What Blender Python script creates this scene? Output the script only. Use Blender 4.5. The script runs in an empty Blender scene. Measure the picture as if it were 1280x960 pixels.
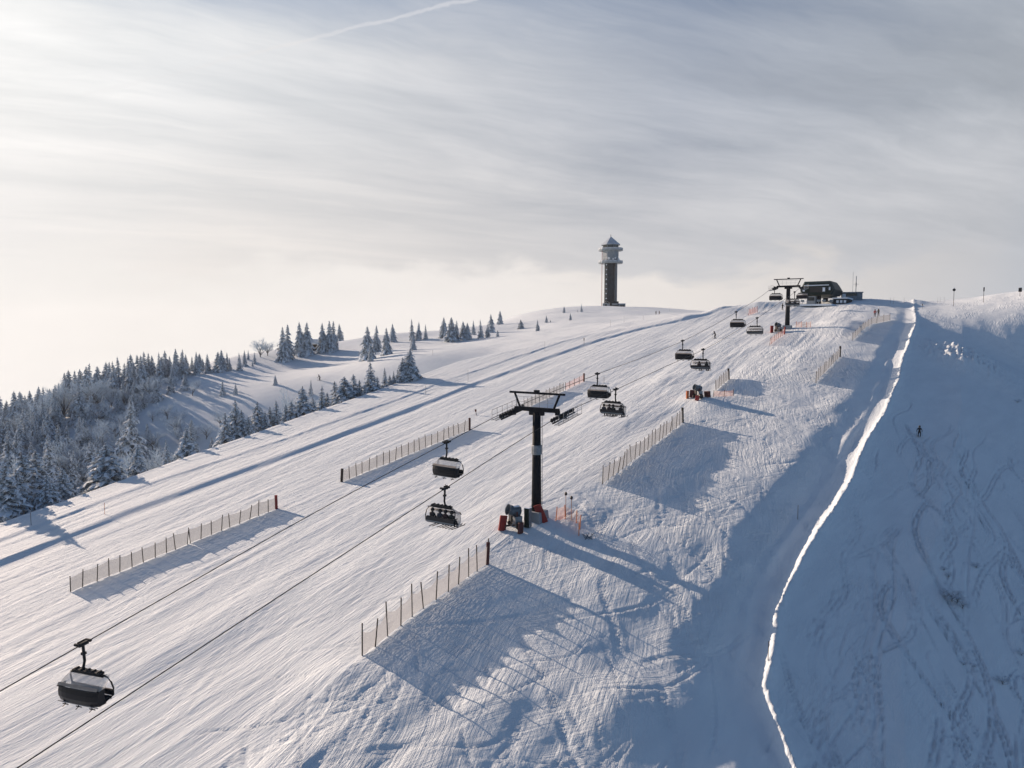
import bpy, math, random
import numpy as np
from mathutils import Vector, Matrix
R = math.radians
rnd = random.Random(7)
scene = bpy.context.scene
col = scene.collection

# ------------------------------------------------------------------ camera
cam_d = bpy.data.cameras.new('camera'); cam = bpy.data.objects.new('camera', cam_d); col.objects.link(cam)
cam_d.sensor_width = 36.0; cam_d.lens = 36.0 * 900 / 1280; cam_d.clip_start = .5; cam_d.clip_end = 20000
PITCH = math.atan(70 / 900)
cam.location = (0, 0, 0); cam.rotation_euler = (math.pi / 2 - PITCH, 0, 0)
scene.camera = cam

# ------------------------------------------------------------------ light
SUN_EL, SUN_AZ = 18.0, -52.0            # azimuth from the view direction (+Y), minus is to the left
SUN_STRENGTH = 5.0
EXPOSURE = 0.36
sun_dir = Vector((math.sin(R(SUN_AZ)) * math.cos(R(SUN_EL)), math.cos(R(SUN_AZ)) * math.cos(R(SUN_EL)), math.sin(R(SUN_EL))))
sd = bpy.data.lights.new('sun', 'SUN'); sd.energy = SUN_STRENGTH; sd.angle = R(.5); sd.color = (1.0, .775, .60)
so = bpy.data.objects.new('sun', sd); col.objects.link(so)
so.rotation_euler = (-sun_dir).to_track_quat('-Z', 'Y').to_euler(); so.location = (-80, 60, 60)
scene.view_settings.view_transform = 'Standard'; scene.view_settings.look = 'None'
scene.view_settings.exposure = EXPOSURE; scene.view_settings.gamma = 1.0; scene.view_settings.use_curve_mapping = False
scene.cycles.use_denoising = True
scene.cycles.max_bounces = 6; scene.cycles.diffuse_bounces = 3; scene.cycles.transparent_max_bounces = 24
scene.cycles.volume_bounces = 1


# ------------------------------------------------------------------ node helpers
class NT:
    def __init__(s, tree): s.t = tree; s.n = tree.nodes; s.l = tree.links
    def add(s, typ, **kw):
        n = s.n.new(typ)
        for k, v in kw.items(): setattr(n, k, v)
        return n
    def put(s, inp, v):
        if v is None: return
        if isinstance(v, bpy.types.NodeSocket): s.l.new(v, inp)
        elif isinstance(v, (tuple, list)):
            inp.default_value = v if len(inp.default_value) == len(v) else tuple(v) + (1,)
        else: inp.default_value = v
    def m(s, op, a, b=None, c=None, clamp=False):
        n = s.add('ShaderNodeMath', operation=op, use_clamp=clamp)
        s.put(n.inputs[0], a); s.put(n.inputs[1], b); s.put(n.inputs[2], c)
        return n.outputs[0]
    def vm(s, op, a, b=None):
        n = s.add('ShaderNodeVectorMath', operation=op); s.put(n.inputs[0], a); s.put(n.inputs[1], b)
        return n.outputs['Value'] if op in ('DOT_PRODUCT', 'LENGTH') else n.outputs[0]
    def mr(s, v, a, b, c=0.0, d=1.0, kind='SMOOTHSTEP'):
        n = s.add('ShaderNodeMapRange', interpolation_type=kind, clamp=True)
        for i, x in enumerate((v, a, b, c, d)): s.put(n.inputs[i], x)
        return n.outputs[0]
    def mix(s, f, a, b, typ='RGBA', blend='MIX'):
        n = s.add('ShaderNodeMix', data_type=typ)
        if typ == 'RGBA': n.blend_type = blend
        i = {'FLOAT': (2, 3), 'RGBA': (6, 7)}[typ]; o = {'FLOAT': 0, 'RGBA': 2}[typ]
        s.put(n.inputs[0], f); s.put(n.inputs[i[0]], a); s.put(n.inputs[i[1]], b)
        return n.outputs[o]
    def noise(s, vec, scale, detail=3, rough=.5, dist=0, out=0):
        n = s.add('ShaderNodeTexNoise'); s.put(n.inputs['Vector'], vec); s.put(n.inputs['Scale'], scale)
        n.inputs['Detail'].default_value = detail; n.inputs['Roughness'].default_value = rough; n.inputs['Distortion'].default_value = dist
        return n.outputs[out]
    def ramp(s, f, stops, interp='LINEAR'):
        n = s.add('ShaderNodeValToRGB'); n.color_ramp.interpolation = interp; s.put(n.inputs[0], f)
        e = n.color_ramp.elements
        while len(e) < len(stops): e.new(.5)
        for q, (p, c) in zip(e, stops): q.position = p; q.color = tuple(c) + (1,)
        return n.outputs[0]
    def xyz(s, v):
        n = s.add('ShaderNodeSeparateXYZ'); s.put(n.inputs[0], v); return n.outputs
    def comb(s, x, y, z=0.0):
        n = s.add('ShaderNodeCombineXYZ')
        for i, q in enumerate((x, y, z)): s.put(n.inputs[i], q)
        return n.outputs[0]
    def mapping(s, v, loc=(0, 0, 0), rot=(0, 0, 0), scale=(1, 1, 1)):
        # turned first, then stretched
        if any(rot) and scale != (1, 1, 1): v = s.mapping(v, rot=rot); rot = (0, 0, 0)
        n = s.add('ShaderNodeMapping'); s.put(n.inputs[0], v)
        n.inputs[1].default_value = loc; n.inputs[2].default_value = rot; n.inputs[3].default_value = scale
        return n.outputs[0]


def lin(r, g, b):
    f = lambda c: (c / 255 / 12.92) if c <= 10 else ((c / 255 + .055) / 1.055) ** 2.4
    return (f(r), f(g), f(b))


# ------------------------------------------------------------------ sky
world = bpy.data.worlds.new('World'); scene.world = world; world.use_nodes = True
W = NT(world.node_tree); W.n.clear()
SKY_STRENGTH = .08
K = 1.0 / (SKY_STRENGTH * 2 ** EXPOSURE)
tc = W.add('ShaderNodeTexCoord').outputs['Generated']
D = W.vm('NORMALIZE', tc)
dx, dy, dz = W.xyz(D)
sky = W.add('ShaderNodeTexSky', sky_type='NISHITA', sun_disc=False, sun_elevation=R(SUN_EL), sun_rotation=R(SUN_AZ),
            altitude=1400, air_density=1.0, dust_density=.6, ozone_density=2.5).outputs[0]
g = W.vm('DOT_PRODUCT', D, tuple(sun_dir))
gl = W.m('MULTIPLY_ADD', g, .5, .5)
low = W.ramp(gl, [(0, lin(112, 134, 160)), (.38, lin(124, 142, 164)), (.48, lin(172, 180, 192)), (.56, lin(198, 199, 203)), (.70, lin(203, 203, 206)), (.83, lin(217, 214, 213)), (.93, lin(235, 230, 226)), (.97, lin(244, 240, 237)), (1, lin(249, 246, 243))])
top = W.ramp(gl, [(0, lin(80, 106, 142)), (.38, lin(112, 132, 160)), (.56, lin(172, 178, 187)), (.74, lin(170, 177, 190)), (.86, lin(200, 203, 209)), (.95, lin(226, 228, 230)), (1, lin(243, 243, 241))])
# flat streaky cloud, seen on a plane high above
iz = W.m('DIVIDE', 1.0, W.m('ADD', W.m('MAXIMUM', dz, 0.0), .10))
pl = W.comb(W.m('MULTIPLY', dx, iz), W.m('MULTIPLY', dy, iz))
plr = W.mapping(pl, rot=(0, 0, R(-26)), scale=(.36, 1.7, 1))
warp = W.noise(pl, 1.1, 3, .55, out=1)
plw = W.vm('ADD', plr, W.vm('MULTIPLY', W.vm('SUBTRACT', warp, (.5, .5, .5)), (.25, .7, 0)))
n1 = W.noise(plw, 1.5, 8, .66, .2)
n2 = W.noise(W.mapping(pl, loc=(3, 1, 0), rot=(0, 0, R(-30)), scale=(.5, 1.1, 1)), .9, 6, .6, .6)
elc = W.mr(dz, .04, .33, 0, 1)
nn = W.m('ADD', W.m('MULTIPLY', W.m('SUBTRACT', n1, .5), .85), W.m('MULTIPLY', W.m('SUBTRACT', n2, .5), 1.0))
elm = W.m('ADD', elc, W.m('MULTIPLY', nn, W.mr(dz, .02, .2, .05, 1.25)), clamp=True)
cloud = W.mix(elm, low, top)
stre = W.m('MULTIPLY_ADD', nn, W.mr(dz, .02, .3, -.05, -.62), 1.0)
cloud = W.mix(1.0, cloud, W.comb(stre, stre, stre), blend='MULTIPLY')
# low rolling fog that the ridge stands in
az = W.m('ARCTAN2', dx, dy)
fe = W.comb(W.m('MULTIPLY', az, 5.0), W.m('MULTIPLY', dz, 11.0))
fn = W.noise(fe, 1.25, 6, .55, .4)
fn2 = W.noise(W.vm('ADD', fe, (3.1, 0, 0)), .55, 2, .5)
edge = W.m('ADD', W.m('MULTIPLY', W.m('SUBTRACT', fn, .5), .17), W.m('MULTIPLY', W.m('SUBTRACT', fn2, .40), .10))
fd = W.m('SUBTRACT', W.m('SUBTRACT', dz, .078), edge)
fm_ = W.mr(fd, -.026, .012, 1, 0)
fm_ = W.m('MULTIPLY', fm_, W.mr(az, .38, .66, 1, .0))
fshade = W.m('MULTIPLY_ADD', W.m('SUBTRACT', W.noise(fe, 2.2, 5, .6), .5), .10, 1.0)
fogc = W.ramp(gl, [(0, lin(112, 134, 160)), (.38, lin(124, 142, 164)), (.5, lin(190, 189, 191)), (.70, lin(231, 225, 220)), (.83, lin(240, 235, 231)), (.93, lin(238, 234, 230)), (1, lin(244, 241, 238))])
fogc = W.mix(1.0, fogc, W.comb(fshade, fshade, fshade), blend='MULTIPLY')
cloud = W.mix(W.m('MULTIPLY', fm_, .95), cloud, fogc)
# old vapour trail
ctn = W.mapping(D, rot=(0, 0, 0))
def ray_dir(px, py):
    v = Vector(((px - 640) / 900, 1, 0)); u = (480 - py) / 900
    return Vector(((px - 640) / 900, math.cos(PITCH) + u * math.sin(PITCH), -math.sin(PITCH) + u * math.cos(PITCH))).normalized()
ca, cb = ray_dir(255, 82), ray_dir(600, -4)
cnv = ca.cross(cb).normalized(); mid = ((ca + cb) / 2).normalized()
cd = W.m('ABSOLUTE', W.m('ADD', W.vm('DOT_PRODUCT', D, tuple(cnv)), W.m('MULTIPLY', W.m('SUBTRACT', W.noise(D, 26, 3), .5), .010)))
cw = W.m('MULTIPLY_ADD', W.noise(D, 60, 5, .7), .005, -.0002)
ct = W.m('MULTIPLY', W.mr(W.m('DIVIDE', cd, cw), .3, 1.3, 1, 0), W.mr(W.vm('DOT_PRODUCT', D, tuple(mid)), .93, .96))
ct = W.m('MULTIPLY', ct, W.mr(dx, -.46, -.08, .12, .85))
cloud = W.mix(ct, cloud, lin(232, 230, 230))
cover = W.mr(W.m('ADD', dz, W.m('MULTIPLY', nn, .22)), .30, .56, 1, .04)
cover = W.m('MULTIPLY', cover, W.mr(g, -.6, .1, .25, 1))
cover = W.m('MAXIMUM', cover, W.mr(dz, .10, .0))
skyc = W.mix(cover, sky, W.mix(1.0, cloud, (K, K, K), blend='MULTIPLY'))
bg = W.add('ShaderNodeBackground'); W.put(bg.inputs[0], skyc); bg.inputs[1].default_value = SKY_STRENGTH
wo = W.add('ShaderNodeOutputWorld'); W.l.new(bg.outputs[0], wo.inputs[0])

# ------------------------------------------------------------------ lift frame: t runs up the lift, s across it
B = .65; NB = math.hypot(1, B); G = .175
ALONG = Vector((B / NB, 1 / NB, 0)); ACROSS = Vector((1 / NB, -B / NB, 0)); HEAD = -math.atan2(B, 1)
def st_xy(s, t): return (s * 1 + t * B) / NB, (t - s * B) / NB
def xy_st(x, y): return (x - B * y) / NB, (x * B + y) / NB


def sstep(a, b, x):
    q = np.clip((x - a) / (b - a), 0, 1); return q * q * (3 - 2 * q)
_tab = np.random.RandomState(5).rand(256, 256)
def vnoise(x, y):
    xi = np.floor(x).astype(int); yi = np.floor(y).astype(int); fx = x - xi; fy = y - yi
    fx = fx * fx * fx * (fx * (fx * 6 - 15) + 10); fy = fy * fy * fy * (fy * (fy * 6 - 15) + 10)
    a = _tab[xi & 255, yi & 255]; b = _tab[(xi + 1) & 255, yi & 255]; c = _tab[xi & 255, (yi + 1) & 255]; d = _tab[(xi + 1) & 255, (yi + 1) & 255]
    return (a * (1 - fx) + b * fx) * (1 - fy) + (c * (1 - fx) + d * fx) * fy - .5
def fbm(x, y, o=4, g_=.5):
    r = 0; a = 1
    for k in range(o): r = r + a * vnoise(x * 2 ** k + 17.3 * k, y * 2 ** k + 5.1 * k); a *= g_
    return r


def UV(px, py):
    u = (480 - py) / 900; y = math.cos(PITCH) + u * math.sin(PITCH)
    return (px - 640) / 900 / y, (-math.sin(PITCH) + u * math.cos(PITCH)) / y

# sight points on the land left of the piste: (px, py, distance)
LAND = [(-200, 560, 230), (-100, 545, 210), (0, 535, 196), (60, 515, 200), (120, 497, 206), (200, 474, 215), (260, 458, 225), (300, 448, 235), (340, 438, 250), (400, 429, 265), (440, 424, 280),
        (500, 418, 300), (560, 412, 320), (620, 405, 345), (700, 389, 425), (762, 385, 460), (860, 388, 470), (640, 398, 400), (800, 392, 330), (870, 392, 270), (700, 402, 300), (640, 412, 290), (760, 410, 220), (820, 401, 230),
        (280, 472, 208), (350, 462, 222), (450, 441, 240), (540, 431, 242), (600, 424, 250), (420, 474, 196), (350, 487, 192), (500, 455, 195), (250, 490, 194), (180, 512, 180), (100, 545, 168), (0, 590, 150), (-100, 620, 140),
        (540, 447, 196), (585, 439, 206), (740, 386.5, 440), (790, 386, 440), (762, 385.5, 430), (762, 384.6, 478), (640, 427, 215)]
VALLEY = [(-64, 97, -30), (-80, 112, -36), (-66, 126, -36), (-50, 150, -32), (-32, 168, -25), (-20, 160, -18.5), (-42, 135, -29), (-14, 178, -14), (-110, 120, -38), (-150, 140, -40)]
OUTER = [(-260, 180, -70), (-230, 260, -75), (-160, 310, -60), (-130, 330, -50), (-90, 380, -40), (-40, 430, -28), (0, 520, -20), (60, 600, 0), (120, 560, 4), (200, 480, 2), (150, 330, 6), (-200, 90, -48)]
def Zt(t):
    t = np.asarray(t, float)
    a = G * t - 30; c = 6.2 + .095 * (t - 207); c2 = 8.0 + .004 * (t - 225)
    s1 = sstep(196, 214, t); v = a * (1 - s1) + c * s1
    s2 = sstep(218, 236, t); return v * (1 - s2) + c2 * s2
P_ = []
for px, py, y in LAND:
    u, v = UV(px, py); P_.append((u * y, y, v * y))
P_ += [p for p in VALLEY] + [p for p in OUTER]
for t_ in range(20, 140, 12): x_, y_ = st_xy(-97, t_); P_.append((x_, y_, float(Zt(t_))))
for s_, t_ in ((-93, 140), (-84, 155), (-76, 175), (-66, 192), (-55, 205), (-45, 222), (-40, 240)):
    x_, y_ = st_xy(s_, t_); P_.append((x_, y_, float(Zt(t_)) - (.5 if t_ > 190 else 0)))
P_ = np.array(P_); SC = 100.
def _phi(r2): return .5 * r2 * np.log(r2 + 1e-9)
X_ = P_[:, :2] / SC; n_ = len(P_)
A_ = np.zeros((n_ + 3, n_ + 3)); A_[:n_, :n_] = _phi(((X_[:, None] - X_[None]) ** 2).sum(-1)) + np.eye(n_) * 2e-3
A_[:n_, n_] = 1; A_[:n_, n_ + 1:] = X_; A_[n_, :n_] = 1; A_[n_ + 1:, :n_] = X_.T
C_ = np.linalg.solve(A_, np.concatenate([P_[:, 2], [0, 0, 0]]))
def land(x, y):
    q = np.full(x.shape, C_[n_]) + C_[n_ + 1] * x / SC + C_[n_ + 2] * y / SC
    for i in range(n_):
        q = q + C_[i] * _phi((x / SC - X_[i, 0]) ** 2 + (y / SC - X_[i, 1]) ** 2)
    return q

CREST_T = np.array([-60, 20, 34, 41, 47, 52, 61, 72, 92, 123, 150, 181, 205, 230, 300])
CREST_S = np.array([8, 4, -0.8, -5.6, -9.4, -12.2, -13.4, -13.2, -11.8, -11.2, -11.6, -12.2, -14, -17, -20])
SHOUL_T = np.array([-60, 34, 52, 100, 118, 128, 160, 300]); SHOUL_S = np.array([-31, -32, -37, -36, -34, -27, -24, -26.])
DROP_T = np.array([-60, 32, 42, 54, 90, 115, 135, 165, 190, 210]); DROP_D = np.array([9.0, 8.2, 6.6, 4.8, 4.0, 3.0, 2.4, 1.8, .9, .6])
GRV_T = np.array([-60, 32, 46, 73, 95, 117, 136, 155, 170, 181, 200, 215]); GRV_S = np.array([-84.5, -84.2, -84.6, -81.9, -81, -80.1, -78.6, -76, -72, -66, -57, -50])

def piste(s, t):
    """height relative to the plane of the slope"""
    cr = np.interp(t, CREST_T, CREST_S); sh = np.interp(t, SHOUL_T, SHOUL_S); dr = np.interp(t, DROP_T, DROP_D)
    wob = 1.0 * fbm(t / 17, s * 0 + 3.1, 3); cr = cr + wob * .6
    lo = cr - np.interp(t, [45, 70, 100, 150], [.9, 1.2, 1.4, 2.0])                                              # foot of the bank below the crest
    q = np.clip((s - sh) / np.maximum(lo - sh, 1), 0, 1)
    q = np.clip(q + .07 * fbm(s / 5, t / 11, 3) * (q > 0), 0, 1); prof = -dr * (.74 * q ** 1.2 + .26 * sstep(.74, 1.0, q))
    up = np.clip((s - lo) / (cr - lo), 0, 1); crest_h = dr * np.interp(t, [40, 100, 160], [.065, .10, .14]) * (1 + .7 * fbm(t / 12, 4.4 + 0 * t, 2))
    prof = prof + crest_h * up ** 1.6
    d = np.maximum(s - cr, 0)
    deep = 1 - sstep(172, 198, t + 1.2 * fbm(s / 6, t / 9 + 9, 3) - .25 * np.maximum(s + 12, 0))
    bowl = -(.50 * d - .020 * np.minimum(d, 9) ** 2) * deep - .10 * d * (1 - deep)
    bowl = np.where(d > 0, bowl - .6 * (1 - np.exp(-d / 1.0)) * deep, 0)
    bowl = bowl + np.where(d > 30, .22 * (d - 30), 0) * deep
    hill = 5.6 * sstep(2, 34, d) * sstep(176, 222, t)
    return prof + bowl + hill, cr, lo, sh, deep

# ski tracks pressed into the snow, stamped on a fine raster of the slope
RS0, RT0, RC = -97.0, 8.0, .10
RW, RH = 1590, 1500
def stamp_tracks():
    ras = np.zeros((RW, RH), np.float32); r = np.random.RandomState(11)
    def line(s, t, depth, wd):
        n = max(len(s), 2)
        i = (s - RS0) / RC; j = (t - RT0) / RC
        rad = 3
        for a in range(-rad, rad + 1):
            for b in range(-rad, rad + 1):
                ii = np.round(i).astype(int) + a; jj = np.round(j).astype(int) + b
                ok = (ii >= 0) & (ii < RW) & (jj >= 0) & (jj < RH)
                dd = np.hypot(ii - i, jj - j)[ok] * RC
                dp = depth[ok]; v = -dp * np.exp(-(dd / wd) ** 2) + .45 * dp * np.exp(-((dd - wd * 1.9) / (wd * .6)) ** 2)
                I = ii[ok]; J = jj[ok]; old = ras[I, J]
                ras[I, J] = np.where(np.abs(v) > np.abs(old), v, old)
    def track(s0, t0, L, drift, amp, wl, depth, wd, pair=True, wander=.12):
        n = int(L / .09); q = np.arange(n) * .09
        ph = r.rand() * 6.3
        bend = np.cumsum(r.randn(n)) * wander * .02
        s = s0 + drift * q + amp * np.sin(q / wl * 6.283 + ph) + bend * np.sqrt(q + .1) * .4; t = t0 - q * math.sqrt(max(.1, 1 - drift * drift))
        env = np.minimum(1, np.minimum(q, q[-1] - q) / 2.5)
        line(s, t, depth * env, wd)
        if pair: line(s + .38, t, depth * env, wd)
    for k in range(620):                                        # the chopped flank right of the fences
        t0 = 18 + 130 * r.rand() ** 1.2; s0 = -38 + 24 * r.rand()
        track(s0, t0, r.uniform(4, 15), r.choice([-.75, -.4, .1, .35, .55, .7], p=[.12, .13, .15, .25, .2, .15]) + r.uniform(-.12, .12), r.uniform(.2, 1.1), r.uniform(6, 22), r.uniform(.03, .085), r.uniform(.09, .14), r.rand() < .35)
    for k in range(170):                                        # the shaded bowl
        t0 = 40 + 90 * r.rand(); s0 = np.interp(t0, CREST_T, CREST_S) + 1 + 30 * r.rand() ** 1.1
        track(s0, t0, r.uniform(6, 34), r.uniform(-.25, .42), r.uniform(.2, 1.3), r.uniform(10, 26), r.uniform(.06, .16), r.uniform(.09, .14), r.rand() < .6)
    for k in range(420):                                        # long turns down the groomed run
        t0 = 20 + 138 * r.rand(); track(-93 + 56 * r.rand(), t0, r.uniform(12, 60), r.uniform(-.16, .22), r.uniform(.2, 2.2), r.uniform(14, 40), r.uniform(.015, .05), r.uniform(.11, .18), r.rand() < .5)
    for k in range(16):
        t0 = r.uniform(60, 120); track(np.interp(t0, CREST_T, CREST_S) + r.uniform(5, 30), t0, r.uniform(40, 75), r.uniform(.05, .35), r.uniform(.5, 2.5), r.uniform(18, 40), .17, .12, True)
    return ras
RAS = stamp_tracks()
def tracks(s, t):
    i = (s - RS0) / RC; j = (t - RT0) / RC
    ok = (i >= 0) & (i < RW - 2) & (j >= 0) & (j < RH - 2)
    i0 = np.clip(np.floor(i).astype(int), 0, RW - 2); j0 = np.clip(np.floor(j).astype(int), 0, RH - 2); a = i - i0; b = j - j0
    v = (RAS[i0, j0] * (1 - a) + RAS[i0 + 1, j0] * a) * (1 - b) + (RAS[i0, j0 + 1] * (1 - a) + RAS[i0 + 1, j0 + 1] * a) * b
    return np.where(ok, v, 0)

# (s, t, radius, height) knolls and banks; the first knoll is added to shade the lower flank
KNOLLS = [(-19.5, 42, 3.2, .8), (-59, 196, 5, 1.3), (-52, 203, 5, 1.5), (-46, 208, 4, 1.2), (-66, 186, 4, .7), (-27, 168, 5, .8), (-26, 176, 4, .9), (-14, 212, 4, 1.2), (-36.2, 60.3, 2.2, .45), (-36.2, 168.5, 3, .5), (-35, 108, 3, .7), (-36.2, 33.5, 2.2, .45)]
def height(x, y, fine=True):
    x = np.asarray(x, float); y = np.asarray(y, float); s, t = xy_st(x, y)
    pr, cr, lo, sh, deep = piste(s, t)
    zp = Zt(t) + pr
    # ploughed bank along the left of the run
    gs = np.interp(t, GRV_T, GRV_S) + .5 * fbm(t / 14, 7.7 + 0 * t, 3); d = gs - s
    ln = np.clip((t - 215) / -20, 0, 1)
    zp = zp + .26 * ln * sstep(-.7, .7, d) * np.exp(-np.maximum(d - .5, 0) / 3.5)
    d2 = d - 7.5 - 1.2 * fbm(t / 30, 2.2 + 0 * t, 2)
    zp = zp + .15 * ln * sstep(-.5, .3, d2) * np.exp(-np.maximum(d2 - .3, 0) / 2.0)
    zp = zp - .10 * ln * np.exp(-((d + 1.1) / .8) ** 2)
    for ks, kt, kr, kh in KNOLLS: zp = zp + kh * np.exp(-((s - ks) ** 2 + (t - kt) ** 2) / kr ** 2)
    zl = land(x, y)
    sb = np.interp(t, [-60, 130, 150, 190, 215, 240, 300], [-99.5, -99.5, -90, -68, -55, -48, -46])
    w = sstep(0, 1, (s - sb + 2 + 6 * sstep(120, 180, t)) / (4 + 12 * sstep(120, 180, t)))
    z = zl * (1 - w) + zp * w
    far = sstep(560, 1100, np.hypot(x, y)); z = z - far * 150
    if fine:
        z = z + .28 * fbm(s / 16, t / 34, 4) * w + (1 - w) * (.9 * fbm(x / 22, y / 22, 5) + .0)
        # bumps of the skied flank, softened mounds in the bowl, clods along the crest
        fl = sstep(-4, 2, s - sh) * (1 - sstep(-2.5, -.5, s - lo)) * w
        z = z + fl * (.08 * fbm((s - .5 * t) / 2.6, (t + .5 * s) / 6.5, 4) + .0)
        near = sstep(-1, 1.5, s - cr) * w
        z = z + near * (.26 * fbm(s / 7, t / 12, 3, .45))
        patch = near * sstep(154, 163, t) * (1 - sstep(169, 178, t)) * np.exp(-((s + 2.5) / 7.5) ** 2)
        z = z + patch * (1.5 + 1.0 * np.abs(fbm(s / .9, t / 1.5, 3, .6)))
        cz = np.exp(-((s - cr) / .42) ** 2) * w * (t < 214)
        z = z + cz * (.08 + .42 * np.abs(fbm(s / .55, t / .8, 3, .6)))
        z = z + np.exp(-((s - cr + 2.4) / .5) ** 2) * w * .16 * (1 + fbm(t / 8, 1.1 + 0 * t, 2)) * (t < 150)
        z = z + tracks(s, t) * w * (1 - np.exp(-((s - gs) / 3.) ** 2))
        str_ = (1 - sstep(-3, 3, s - sh)) * w
        z = z + str_ * .07 * fbm((s + .8 * fbm(t / 40, s / 22, 2)) / .7, t / 14, 3, .6) + str_ * .5 * fbm(s / 9 + 40, t / 24, 3) * sstep(-70, -48, s)
    return z
def ground(x, y): return float(height(np.array([x]), np.array([y]))[0])


# ------------------------------------------------------------------ materials
def mat(name, color, rough=.6, metal=0., bump=None, var=None, extra=None, alpha=None, spec=None):
    m = bpy.data.materials.new(name); m.use_nodes = True; T = NT(m.node_tree)
    bs = T.n['Principled BSDF']; bs.inputs['Base Color'].default_value = tuple(color) + (1,); bs.inputs['Roughness'].default_value = rough; bs.inputs['Metallic'].default_value = metal
    if spec is not None: bs.inputs['Specular IOR Level'].default_value = spec
    oc = T.add('ShaderNodeTexCoord').outputs['Object']
    if var:
        sc_, amt, c2 = var
        f = T.mr(T.noise(oc, sc_, 5, .6), .5 - amt, .5 + amt)
        T.put(bs.inputs['Base Color'], T.mix(f, tuple(color), c2))
    if bump:
        b = T.add('ShaderNodeBump'); b.inputs['Strength'].default_value = bump[1]; b.inputs['Distance'].default_value = bump[2]
        T.put(b.inputs['Height'], T.noise(oc, bump[0], 4, .6)); T.l.new(b.outputs[0], bs.inputs['Normal'])
    if extra: extra(T, bs, oc)
    return m

SNOWC = (.775, .84, .885)
def snow_extra(T, bs, oc):
    st = T.mapping(oc, rot=(0, 0, math.atan(B)))               # x runs across the slope, y up it
    s, t, z_ = T.xyz(st)
    flank = T.m('MULTIPLY', T.mr(s, -37, -34), T.mr(s, -17, -15, 1, 0))
    left = T.mr(s, -38, -34, 1, 0)
    bowl = T.mr(s, -16, -11)
    wv = T.vm('MULTIPLY', T.vm('SUBTRACT', T.noise(st, .06, 3, .5, out=1), (.5, .5, .5)), (3.0, 4, 0))
    sw = T.vm('ADD', st, wv)
    # long scraped ski lines down the groomed run
    h1 = T.noise(T.mapping(sw, scale=(3.4, .13, 1)), 1.0, 6, .68)
    h2 = T.noise(T.mapping(sw, rot=(0, 0, R(9)), scale=(5.0, .22, 1)), 1.0, 5, .65)
    h3 = T.noise(T.mapping(sw, rot=(0, 0, R(-6)), scale=(8, .5, 1)), 1.0, 4, .6)
    hl = T.m('ADD', T.m('MULTIPLY', T.m('ADD', h1, h3), .5), T.m('MULTIPLY', h2, .8))
    # crossed turns on the flank: contour lines of stretched noise
    def strokes(rot, sx, sy, seed, dt=5):
        return T.noise(T.mapping(T.mapping(sw, rot=(0, 0, R(rot))), loc=(seed, seed, 0), scale=(sx, sy, 1)), 1.0, dt, .62)
    w1 = T.mr(T.noise(st, .16, 2, .5), .38, .62); w2 = T.mr(T.noise(T.mapping(st, loc=(40, 9, 0)), .2, 2, .5), .40, .60)
    hf = T.m('ADD', T.m('MULTIPLY', strokes(-16, 3.4, .26, 3), T.m('MULTIPLY_ADD', w1, 1.1, .5)), T.m('MULTIPLY', strokes(34, 3.0, .30, 9), T.m('MULTIPLY_ADD', w2, 1.0, .2)))
    hf = T.m('ADD', hf, T.m('MULTIPLY', strokes(-52, 3.6, .4, 17), T.m('MULTIPLY_ADD', w1, -.6, .7)))
    hb = T.m('ADD', T.m('MULTIPLY', T.noise(st, .8, 3, .5), .4), T.m('MULTIPLY', T.m('MULTIPLY', strokes(-6, 4.2, .14, 21, 3), strokes(9, 3.0, .10, 33, 3)), T.m('MULTIPLY_ADD', w2, 1.3, .15)))
    h = T.m('ADD', T.m('ADD', T.m('MULTIPLY', hl, left), T.m('MULTIPLY', hf, flank)), T.m('MULTIPLY', hb, bowl))
    h = T.m('ADD', h, T.m('MULTIPLY', T.noise(st, 5.0, 4, .7), T.m('MULTIPLY_ADD', bowl, -.24, .30)))
    b = T.add('ShaderNodeBump'); b.inputs['Strength'].default_value = 1.0; b.inputs['Distance'].default_value = .13
    T.put(b.inputs['Height'], h); T.l.new(b.outputs[0], bs.inputs['Normal'])
    v = T.noise(T.mapping(sw, scale=(.5, .04, 1)), 1.0, 4, .6)
    T.put(bs.inputs['Base Color'], T.mix(T.mr(v, .3, .7), SNOWC, (.72, .785, .835)))
M = {}
M['snow'] = mat('snow', SNOWC, .75, extra=snow_extra, spec=.25)
M['snow_lump'] = mat('snow_lump', (.80, .85, .90), .8, bump=(3, .6, .1), spec=.2)
M['spruce'] = mat('spruce_needles', (.07, .10, .12), .8, var=(1.0, .2, (.34, .41, .47)), spec=.2)
M['bough_snow'] = mat('bough_snow', (.80, .86, .92), .85, var=(1.6, .2, (.66, .74, .82)), spec=.1)
M['bark'] = mat('bark', (.10, .095, .095), .9, var=(1.5, .2, (.3, .33, .36)))
M['frost'] = mat('frosted_twigs', (.68, .77, .86), .85, var=(.5, .22, (.44, .52, .60)), spec=.1)
M['dark_steel'] = mat('dark_steel', (.007, .010, .014), .55, 0, var=(1.5, .2, (.016, .02, .026)), spec=.2)
M['pylon_paint'] = mat('pylon_paint', (.004, .007, .012), .6, 0, var=(1.2, .2, (.010, .015, .022)), spec=.12)
M['galv'] = mat('galvanised', (.18, .20, .22), .5, .7, var=(3, .2, (.28, .3, .32)))
M['rope'] = mat('wire_rope', (.03, .032, .036), .5, .6)
M['seat'] = mat('seat_cushion', (.010, .012, .018), .6)
M['beige'] = mat('beige_padding', (.42, .35, .29), .7, var=(3, .2, (.34, .28, .24)))
M['greypan'] = mat('grey_back_panel', (.16, .19, .21), .5)
M['tint'] = mat('tinted_bubble', (.004, .007, .013), .35, spec=.2)
M['clear'] = None
M['wood_post'] = mat('wooden_post', (.028, .021, .018), .85, var=(4, .2, (.06, .045, .035)))
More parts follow.
